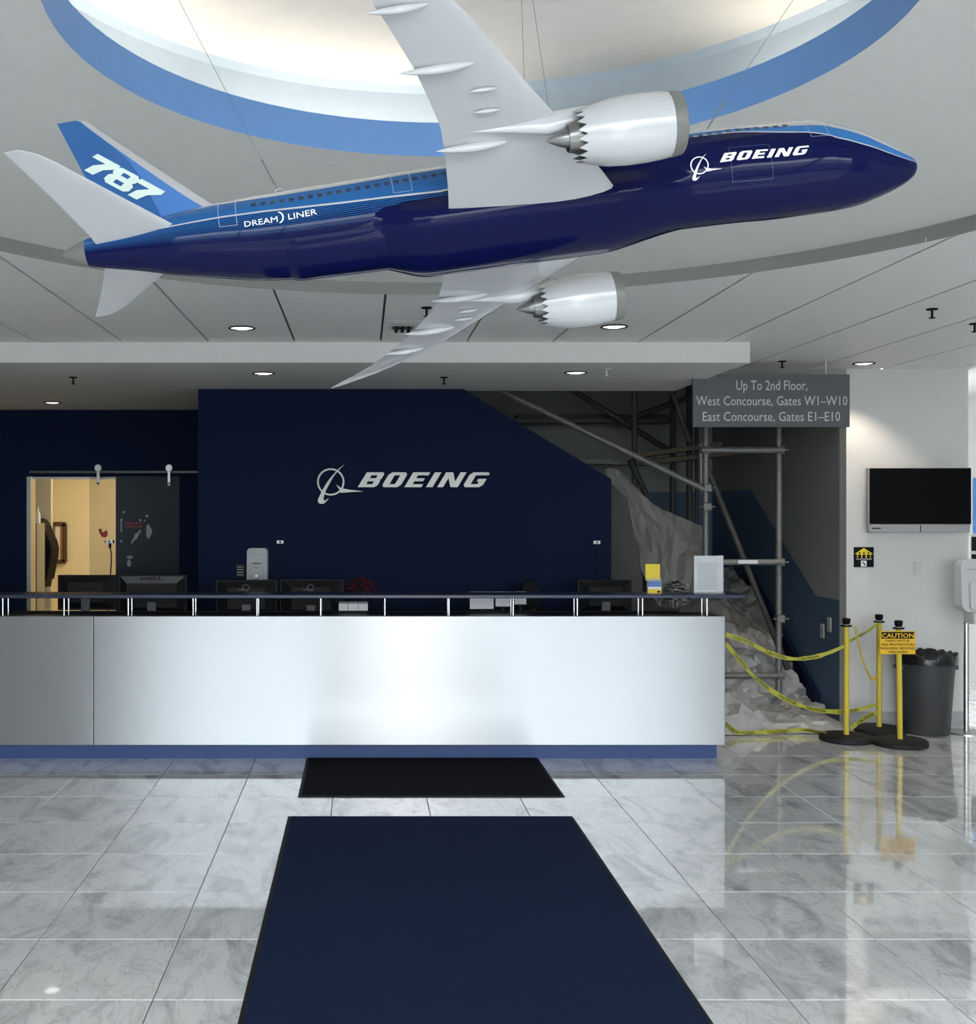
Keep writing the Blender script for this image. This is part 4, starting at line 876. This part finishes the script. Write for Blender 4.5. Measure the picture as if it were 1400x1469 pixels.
# ------------------------------------------------------------------ mats
def floor_mat(name, pts, m, label, edge=.018, th=.009):
    xs2 = [(u-CX)*(F*EYE/(v-CY))/F for u, v in pts]; ys2 = [F*EYE/(v-CY) for u, v in pts]
    x0, x1, y0, y1 = min(xs2[0], xs2[3]), max(xs2[1], xs2[2]), min(ys2), max(ys2); return x0, x1, y0, y1
for nm, (x0, x1, y0, y1), m, lab in (('door_mat', ((427-CX)*6.246/F, (811-CX)*6.246/F, 6.246, 7.215), 'mat_black', 'small black mat at the foot of the reception desk'),
                                   ('entrance_mat', ((413-CX)*5.851/F, (822-CX)*5.851/F, 2.2, 5.851), 'mat_navy', 'long navy entrance mat leading to the desk')):
    t = thing(nm, ((x0+x1)/2, (y0+y1)/2, 0), lab, 'mat')
    MB().box(x0+.02, x1-.02, y0+.02, y1-.02, .0005, .010).build('pile', m, t)
    mb = MB()
    mb.add([(x0,y0,.0005),(x1,y0,.0005),(x1,y1,.0005),(x0,y1,.0005),(x0+.006,y0+.006,.006),(x1-.006,y0+.006,.006),(x1-.006,y1-.006,.006),(x0+.006,y1-.006,.006),(x0+.02,y0+.02,.0065),(x1-.02,y0+.02,.0065),(x1-.02,y1-.02,.0065),(x0+.02,y1-.02,.0065)],
           [(0,1,5,4),(1,2,6,5),(2,3,7,6),(3,0,4,7),(4,5,9,8),(5,6,10,9),(6,7,11,10),(7,4,8,11)]); mb.build('rubber_edge', 'mat_edge', t, recalc=False)
# ------------------------------------------------------------------ screen, plates, dispenser stand and bin on the white wall
a, b = at(1247, 671, 8.2), at(1391, 764, 8.2); t = lthing('television', ((a.x+b.x)/2, 8.2, b.z), 'flat black television on the white wall', 'television', None, -.05)
hw = (b.x-a.x)/2; H_ = a.z-b.z
MB().box(-hw, hw, .0, .045, 0.055, H_).build('bezel', 'silver_plastic', t, bevel=.006); sb = MB().box(-hw, hw-.006, -.008, .045, 0, .056).build('speaker_bar', 'silver_plastic', t, bevel=.008)
MB().box(-hw+.008, hw-.001, -.004, .001, .062, H_-.004).build('screen', 'black_gloss', t); MB().box(-.0, .006, -.0095, -.007, .004, .055).build('bar_gap', 'monitor_black', t)
MB().box(-hw+.025, -hw+.085, -.0095, -.0078, .026, .034).build('brand_mark', 'black', sb); MB().box(-.12, .12, .045, .085, .12, .34).build('wall_bracket', 'black', t)
def wpt(px, py): q = at(1140+px/5.385, 640+py/5.385, TV_Y); return q.x, q.z
x0, z0 = wpt(455, 935); x1, z1 = wpt(608, 780); t = thing('assembly_sign', ((x0+x1)/2, TV_Y, z0), 'square black sign with yellow house arrow and three figures', 'sign')
pb = MB().box(x0, x1, TV_Y-.006, TV_Y, z0, z1).build('sign_board', 'black', t)
def flat(pts, m, nm, d=.0072): MB().prism([[wpt(*p) for p in pts]], lambda u, v: (u, TV_Y-d, v), lambda u, v: (u, TV_Y-.006, v)).build(nm, m, pb)
flat([(462, 832), (530, 786), (602, 832), (585, 836), (585, 862), (478, 862), (478, 836)], 'brochure_yellow', 'house_arrow')
for cx in (497, 531, 566): flat(arcpts(cx, 826, 7, 7, 0, 360, 12)[:-1], 'black', 'figure', .0082); flat([(cx-13, 838), (cx+13, 838), (cx+11, 862), (cx-11, 862)], 'black', 'figure', .0082)
flat([(472, 868), (592, 868), (592, 877), (472, 877)], 'print_grey', 'print_line'); flat([(508, 884), (552, 884), (552, 930), (508, 930)], 'paper', 'arrow_box'); flat([(518, 894), (526, 894), (545, 916), (538, 922)], 'black', 'arrow_mark', .0082)
x0, z0 = wpt(915, 994); x1, z1 = wpt(978, 888); t = thing('switch_plate', ((x0+x1)/2, TV_Y, z0), 'pale light switch plate under the television', 'switch')
MB().box(x0, x1, TV_Y-.006, TV_Y, z0, z1).build('plate', 'plate_white', t, bevel=.002); MB().box((x0+x1)/2-.016, (x0+x1)/2+.016, TV_Y-.011, TV_Y-.005, z0+.03, z1-.03).build('rocker', 'plate_white', t, bevel=.002)
# dispenser stand at the right edge
sx, syy = at(1386, 0, 8.05).x, 8.05; t = thing('sanitiser_stand', (sx, syy, 0), 'white hand dispenser on a pole at the right edge', 'dispenser stand')
dispenser('', (sx+.055, syy-.02, at(0, 876, 8.05).z), .30, .37, 'dispenser_white', None, None, t)
MB().tube([(sx, syy, .01), (sx, syy, 1.1)], .018, 14).build('pole', 'satin_metal', t, smooth=50); MB().box(sx-.03, sx+.12, syy-.16, syy-.02, at(0, 893, 8.05).z, at(0, 876, 8.05).z).build('drip_tray', 'dispenser_white', t, bevel=.01)
MB().lathe([(.001, 0), (.13, 0), (.13, .008), (.02, .014), (.001, .014)], (sx, syy, 0), 28).build('foot_plate', 'satin_metal', t, smooth=40)
# bin with black liner
bx, by = at(1328, 0, 8.05).x, 8.05; t = thing('rubbish_bin', (bx, by, 0), 'round dark grey bin with black liner by the white wall', 'bin')
MB().lathe([(.001, .0), (.150, .0), (.156, .01), (.188, .475), (.198, .478), (.2, .505), (.188, .507), (.18, .48), (.15, .03), (.001, .02)], (bx, by, 0), 36).build('bin_body', 'bin_grey', t, smooth=40)
for s_ in (-1, 1): MB().box(bx+s_*.19-.02, bx+s_*.19+.02, by-.05, by+.05, .455, .485).build('handle', 'bin_grey', t, bevel=.006)
mb = MB(); n = 48
for r, z, j in ((.203, .50, .003), (.206, .535, .006), (.2, .57, .012), (.185, .572, .012), (.165, .52, .01), (.12, .42, .0)):
    for k in range(n): a = 2*math.pi*k/n; rr = r+j*math.sin(7*a+z*30)*.6+R_.uniform(-j, j)*.6; mb.v.append((bx+min(rr, .212)*math.cos(a), by+min(rr, .212)*math.sin(a), z+R_.uniform(-j, j)*1.2))
for i in range(5):
    for k in range(n): mb.f.append((i*n+k, i*n+(k+1) % n, i*n+n+(k+1) % n, i*n+n+k)); mb.m.append(0)
mb.build('liner', 'bag_black', t, smooth=60, recalc=False)
# ------------------------------------------------------------------ stanchions
def stanchion(loc, label):
    t = lthing('stanchion', loc, label, 'stanchion', 'yellow stanchions')
    MB().lathe([(.001, 0), (.172, 0), (.178, .008), (.176, .03), (.165, .038), (.03, .042), (.001, .042)], (0, 0, 0), 40).build('base', 'rubber', t, smooth=40)
    MB().tube([(0, 0, .04), (0, 0, .79)], .0178, 16).build('pole', 'yellow', t, smooth=50)
    MB().lathe([(.001, .785), (.040, .785), (.042, .790), (.040, .794), (.001, .794)], (0, 0, 0), 6).build('hook_plate', 'black', t)
    MB().tube([(0, 0, .78), (0, 0, .80)], .014, 12).build('collar', 'plate_white', t, smooth=50)
    MB().lathe([(.001, .80), (.020, .80), (.026, .815), (.027, .838), (.022, .842), (.001, .842)], (0, 0, 0), 16).build('cap', 'black', t, smooth=40)
    return t
SA, SB, SCc = Vector((at(1214, 0, 7.78).x, 7.78, 0)), Vector((at(1261, 0, 8.06).x, 8.06, 0)), Vector((at(1291, 0, 7.63).x, 7.63, 0))
s0 = stanchion(SA, 'yellow stanchion nearest the navy stair wall')
dup(s0, SB, 'yellow stanchion standing furthest back against the white wall'); sc = dup(s0, SCc, 'yellow stanchion carrying the caution sign'); sc.rotation_euler = (0, -.012, 0)
def cpt(px, py): q = at(1140+px/5.385, 840+py/5.385, 7.59); return q.x, q.z
x0, z0 = cpt(660, 530); x1, z1 = cpt(932, 352); t = thing('caution_sign', ((x0+x1)/2, 7.59, z0), 'yellow and black caution sign hung on the front stanchion', 'sign')
cb = MB().box(x0, x1, 7.59, 7.596, z0, z1).build('sign_board', 'sign_yellow', t); MB().box(x0+.008, x1-.008, 7.5888, 7.59, cpt(0, 410)[1], z1-.006).build('header', 'black', cb)
for body, pa, pb_, py, ht, m in (('CAUTION', 672, 920, 402, 34, 'sign_yellow'), ('HARD HATS &', 700, 885, 433, 16, 'tape_black'), ('EYE PROTECTION', 672, 918, 463, 16, 'tape_black'), ('REQUIRED BEYOND', 664, 928, 492, 16, 'tape_black'), ('THIS POINT', 720, 872, 521, 16, 'tape_black')):
    text_on('lettering', body, lambda p, q: (cpt(pa+(pb_-pa)*p, 0)[0], 7.5878, cpt(0, py-q*ht)[1]), m, cb, .02)
# ------------------------------------------------------------------ caution tape
def tape(pts, label, wd=.034, text=True, twist=0., flat_=False, k0=0):
    P = spline(pts, 10); n = len(P); L = [0]
    for a, b in zip(P, P[1:]): L.append(L[-1]+(b-a).length)
    def fr(s):
        for i in range(n-1):
            if s <= L[i+1] or i == n-2:
                f = (s-L[i])/(L[i+1]-L[i]); p = P[i].lerp(P[i+1], f); d = (P[i+1]-P[i]).normalized(); break
        up_ = Vector((0, 0, 1)) if not flat_ else Vector((0, 1, .25))
        a = twist*s/L[-1]; up_ = (up_-d*up_.dot(d)).normalized(); sd = d.cross(up_)
        return p, up_*math.cos(a)+sd*math.sin(a), sd*math.cos(a)-up_*math.sin(a)
    mb = MB(); N = 60
    for i in range(N+1):
        s = L[-1]*i/N; p, u_, nn = fr(s); h = wd/2*(.8+.12*math.sin(i*.31)+.08*math.sin(i*.83))
        mb.v += [tuple(p+u_*h+nn*.0007), tuple(p-u_*h+nn*.0007), tuple(p-u_*h-nn*.0007), tuple(p+u_*h-nn*.0007)]
    for i in range(N):
        for k in range(4): mb.f.append((i*4+k, i*4+(k+1) % 4, i*4+4+(k+1) % 4, i*4+4+k)); mb.m.append(0)
    t = mb.build('caution_tape', 'tape_yellow'); tag(t, label, 'tape', 'strips of caution tape')
    if text:
        s = .06+k0
        while s+.2 < L[-1]:
            def fn(p, q, s=s):
                c, u_, nn = fr(s+p*.17); sg = -1 if nn.y > 0 else 1
                return c+u_*(q-.5)*wd*.5+nn*.0022*sg
            text_on('lettering', 'CAUTION', fn, 'tape_black', t, .02); s += .27
    return t
tape([at(1041, 910, 7.5), at(1070, 920, 7.55), at(1105, 937, 7.6), at(1135, 945, 7.65), at(1165, 943, 7.7), at(1190, 936, 7.74), at(1211, 927, 7.755)], 'upper caution tape sagging from the desk to the first stanchion')
tape([at(1216, 921, 7.80), at(1235, 911, 7.9), at(1247, 904, 7.98), at(1260, 893, 8.035)], 'short upper caution tape between the two rear stanchions', .026)
tape([at(1041, 923, 7.5), at(1065, 952, 7.6), at(1085, 974, 7.68), at(1110, 993, 7.75), at(1140, 1009, 7.82), at(1175, 1019, 7.9), at(1210, 1021, 7.95), at(1240, 1016, 8.0), at(1259, 1010, 8.03)], 'middle caution tape dropping from the desk to the rear stanchion', .036, k0=.05)
gz = lambda u, v, dz_=.03: Vector(((u-CX)*(F*(EYE-dz_)/(v-CY))/F, F*(EYE-dz_)/(v-CY), dz_))
tape([gz(1041, 1038, .08), gz(1050, 1046, .05), gz(1062, 1051, .03), gz(1100, 1050, .028), gz(1150, 1047, .03), gz(1172, 1050, .035), gz(1186, 1052, .043)], 'lowest caution tape lying along the floor to the first stanchion base', .036, twist=.5)
tape([at(1221, 1044, 7.93), at(1232, 1036, 7.96), at(1245, 1028, 8.0), at(1259, 1022, 8.035)], 'short low caution tape between the stanchion feet', .045)
# clip on the desk end that holds the tape
p = at(1044, 908, 7.45); t = thing('tape_clip', (2.281, 7.45, p.z-.03), 'black belt clip on the desk end holding the upper tape', 'clip')
MB().box(2.2775, 2.325, 7.42, 7.47, p.z-.02, p.z+.02).build('clip_body', 'black', t, bevel=.004); MB().box(2.325, 2.333, 7.43, 7.46, p.z-.015, p.z+.01).build('clip_jaw', 'black', t)
# plastic chain
ch = spline([at(1227, 899, 7.80), at(1231, 922, 7.86), at(1237, 945, 7.92), at(1245, 965, 7.98), at(1252, 975, 8.02), at(1260, 968, 8.035)], 8)
t = thing('plastic_chain', ch[0], 'thin yellow plastic chain drooping between the rear stanchions', 'chain')
for i in range(len(ch)-1):
    c = (ch[i]+ch[i+1])/2; d = (ch[i+1]-ch[i]); l = d.length*.62; d.normalize(); s_ = d.cross(Vector((0, 1, 0)) if i % 2 else Vector((1, .3, 0))).normalized()
    MB().tube([c+d*l*math.cos(2*math.pi*k/10)+s_*.009*math.sin(2*math.pi*k/10) for k in range(11)], .0026, 5, caps=False).build('link', 'yellow', t)
# ------------------------------------------------------------------ scaffold in the stairwell
def clampbox(mb, p, r=.034): mb.box(p.x-r, p.x+r, p.y-r*1.1, p.y+r, p.z-r, p.z+r)
sca = thing('scaffold', (2.8, 9.8, 0), 'steel tube scaffold with timber boards in the stairwell', 'scaffold')
def pole(p, q, m='galvanised', r=.0245, nm='tube'): return MB().tube([p, q], r, 14).build(nm, m, sca, smooth=50)
FY, RY = 8.76, 10.55
def vert(u, Y, zlo, zhi, m='galvanised', r=.0245):
    x = at(u, 0, Y).x; o = pole(Vector((x, Y, zlo)), Vector((x, Y, zhi)), m, r, 'standard'); return x
xa = vert(1012, FY, .01, 3.4); xb = vert(1117, FY, .01, 3.4)
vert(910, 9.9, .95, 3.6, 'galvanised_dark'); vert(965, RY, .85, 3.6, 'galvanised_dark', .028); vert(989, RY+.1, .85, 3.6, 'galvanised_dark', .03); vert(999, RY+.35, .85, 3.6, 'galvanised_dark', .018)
for x in (xa, xb): MB().box(x-.06, x+.06, FY-.06, FY+.06, 0, .011).build('base_plate', 'galvanised', sca)
vert(1006, FY+.03, 1.72, 2.1, 'galvanised', .024)
for v in (646, 806, 968):
    z = at(0, v, FY).z; pole(Vector((xa-.6 if v == 968 else xa-.05, FY-.05, z)), Vector((xb+.02, FY-.05, z)), 'galvanised', .024, 'ledger')
for (x, v) in ((xb, 646), (xb, 806), (xb, 968), (xa, 700), (xa, 646), (xb, 887), (xa, 727)):
    c = MB(); clampbox(c, Vector((x, FY-.025, at(0, v, FY).z)), .03); cc = c.build('coupler', 'galvanised', sca, bevel=.006)
    MB().tube([(x-.06, FY-.05, at(0, v, FY).z), (x+.06, FY-.05, at(0, v, FY).z)], .006, 6).build('bolt', 'galvanised', cc)
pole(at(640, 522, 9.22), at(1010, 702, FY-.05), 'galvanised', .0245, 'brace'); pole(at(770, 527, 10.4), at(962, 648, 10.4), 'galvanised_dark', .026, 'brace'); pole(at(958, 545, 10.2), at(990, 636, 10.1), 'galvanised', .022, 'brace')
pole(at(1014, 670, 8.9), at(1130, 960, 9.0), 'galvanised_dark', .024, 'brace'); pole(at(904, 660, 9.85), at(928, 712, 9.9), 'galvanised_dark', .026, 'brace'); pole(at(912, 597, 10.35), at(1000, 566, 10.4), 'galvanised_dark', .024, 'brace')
def plank(p, q, wy, th, m='plank'):
    p, q = Vector(p), Vector(q); d = (q-p).normalized(); s_ = Vector((-d.y, d.x, 0)).normalized(); u_ = Vector((0, 0, 1))
    pts = [p-s_*wy/2, q-s_*wy/2, q+s_*wy/2, p+s_*wy/2]; MB().add(pts+[x+u_*th for x in pts], [(0,3,2,1),(4,5,6,7),(0,1,5,4),(1,2,6,5),(2,3,7,6),(3,0,4,7)]).build('board', m, sca, bevel=.003)
plank(at(914, 669, 9.75), at(1066, 652, 9.48), .22, .04); plank(at(914, 669, 9.99), at(1040, 655, 9.72), .22, .04); plank(at(922, 668, 10.23), at(1030, 656, 9.96), .22, .045)
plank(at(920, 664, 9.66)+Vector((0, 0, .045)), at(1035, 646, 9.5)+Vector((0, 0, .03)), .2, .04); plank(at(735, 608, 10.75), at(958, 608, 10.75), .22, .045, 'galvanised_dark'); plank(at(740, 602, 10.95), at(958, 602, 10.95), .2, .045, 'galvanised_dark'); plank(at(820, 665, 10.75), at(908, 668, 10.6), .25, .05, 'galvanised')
p = at(1073, 806, FY-.076); MB().box(p.x-.075, p.x+.075, p.y-.001, p.y+.004, p.z-.014, p.z+.014).build('tape_label', 'paper', sca)
# ------------------------------------------------------------------ plastic sheets
from mathutils import noise as NZ
def sheet(name, fn, nu, nv, m, label, amp, sc, cat='plastic sheet', seed=0., lift=None, origin=None):
    mb = MB()
    for j in range(nv+1):
        for i in range(nu+1):
            u, v = i/nu, j/nv; p = Vector(fn(u, v)); q = Vector((u*sc*1.3+seed, v*sc+seed*.7, seed))
            r1 = NZ.voronoi(q)[0]; h = (r1[1]-r1[0])*.8+.5*NZ.noise(q*2.3)+R_.uniform(-.16, .16)
            d = lift(u, v) if lift else Vector((0, 0, 1)); mb.v.append(tuple(p+d*amp*h))
    for j in range(nv):
        for i in range(nu):
            a = j*(nu+1)+i; b, c, d = a+1, a+nu+2, a+nu+1
            mb.f += [(a, b, c), (a, c, d)] if (i+j) % 2 else [(a, b, d), (b, c, d)]; mb.m += [0, 0]
    o = mb.build(name, m, recalc=False); s_ = o.modifiers.new('thick', 'SOLIDIFY'); s_.thickness = .002
    return tag(o, label, cat, 'protective plastic sheets')
top = spline([at(u, v, y) for u, v, y in ((868, 674, 9.05), (886, 676, 9.1), (915, 701, 9.15), (945, 729, 9.15), (968, 740, 9.15), (1002, 751, 9.2), (1010, 757, 9.25))], 4)
bot = spline([at(u, v, y) for u, v, y in ((886, 752, 9.0), (893, 775, 9.0), (912, 806, 9.0), (936, 856, 9.0), (955, 872, 8.98), (985, 866, 9.05), (1012, 850, 9.1))], 4)
def tarp(u, v):
    f = u*(len(top)-1); i = min(int(f), len(top)-2); a = top[i].lerp(top[i+1], f-i); b = bot[i].lerp(bot[i+1], f-i); p = a.lerp(b, v)
    return p+Vector((0, .055*math.sin(u*19+v*3)*min(1, v*1.6)+.03*math.sin(u*41-v*5)*v, .012*math.sin(u*13)*(1-v)))
sheet('tarpaulin', tarp, 22, 12, 'tarp', 'grey plastic tarpaulin draped over the stair guard', .03, 4.0, 'tarpaulin', 3.1, lambda u, v: Vector((0, -1, .2)))
tp = spline([Vector((2.03, 8.55, .02)), Vector((2.1, 8.92, .05)), Vector((2.15, 9.0, .22)), Vector((2.15, 9.3, .42)), Vector((2.15, 9.75, .72)), Vector((2.15, 10.1, .9)), Vector((2.15, 10.35, 1.0))], 6)
def onstair(u, v):
    f = v*(len(tp)-1); i = min(int(f), len(tp)-2); p = tp[i].lerp(tp[i+1], f-i); wd = 1.25-.10*v
    return Vector((2.26+u*wd+.03*math.sin(v*12), p.y+.05*math.sin(u*7), p.z+.05+.05*math.sin(u*9+v*4)*(.3+v)))
sheet('plastic_sheet', lambda u, v: onstair(u, v*.56), 24, 20, 'plastic_sheet', 'crumpled pale plastic sheet covering the lower stair steps', .12, 4.5, seed=1.7, lift=lambda u, v: Vector((.25*math.sin(u*40+v*31), -.7, .7)))
sheet('plastic_sheet', lambda u, v: onstair(u, .5+v*.5)+Vector((0, .01, -.03*(1-v))), 22, 16, 'tarp', 'crumpled sheet on the upper stair steps, shade put into its dark colour', .09, 4.5, seed=4.4, lift=lambda u, v: Vector((.25*math.sin(u*40+v*31), -.7, .7)))  # stair shade behind the scaffold, put into a darker sheet material
def heap(x0, x1, y0, y1, hgt, label, seed, sc=4., nu=15, nv=11):
    def fn(u, v):
        e = (math.sin(math.pi*min(1, max(0, u)))*math.sin(math.pi*v))**.5; a = .12*math.sin(seed+u*6)
        return Vector((x0+(x1-x0)*u, y0+(y1-y0)*v+a*(v-.5)*.6, .006+hgt*e))
    sheet('plastic_sheet', fn, nu, nv, 'plastic_sheet', label, hgt*.55, sc, seed=seed, lift=lambda u, v: Vector((0, 0, (math.sin(math.pi*u)*math.sin(math.pi*v))**.4+.02)))
heap(2.3, 2.98, 7.98, 8.62, .20, 'crumpled plastic heap on the floor beside the desk end', 5.3)
heap(2.72, 3.52, 8.0, 8.85, .09, 'flat crumpled plastic on the floor in front of the stair foot', 9.1)
heap(3.0, 3.45, 8.0, 8.35, .07, 'small folded plastic end near the stanchion foot', 2.4, 3, 10, 8)
# small switch plates on the slate wall
for (u, v, lab) in ((1180, 905, 'lower small pale outlet plate on the slate stair wall'), (1190, 896, 'upper small pale outlet plate on the slate stair wall')):
    Y = F*SX1/(u-CX); z = EYE-(v-CY)*Y/F; t = thing('outlet_plate', (SX1, Y, z-.05), lab, 'outlet')
    MB().box(SX1-.006, SX1, Y-.035, Y+.035, z-.055, z+.055).build('plate', 'plate_white', t, bevel=.002); MB().box(SX1-.009, SX1-.005, Y-.012, Y+.012, z-.03, z+.03).build('socket', 'print_grey', t)
# corridor boards at the right edge
for (u0, u1, v0, v1, m, lab) in ((1394, 1440, 686, 765, 'poster_blue', 'blue poster on the corridor wall at the right edge'), (1392, 1430, 770, 790, 'black', 'upper dark box on the corridor wall'), (1392, 1430, 795, 815, 'black', 'lower dark box on the corridor wall')):
    a, b = at(u0, v0, 10.4), at(u1, v1, 10.4); t = thing('corridor_board', ((a.x+b.x)/2, 10.4, b.z), lab, 'board'); MB().box(a.x, b.x, 10.37, 10.4, b.z, a.z).build('board_face', m, t); MB().box(a.x-.01, b.x+.01, 10.385, 10.4, b.z-.01, a.z+.01).build('board_frame', 'plate_white', t)
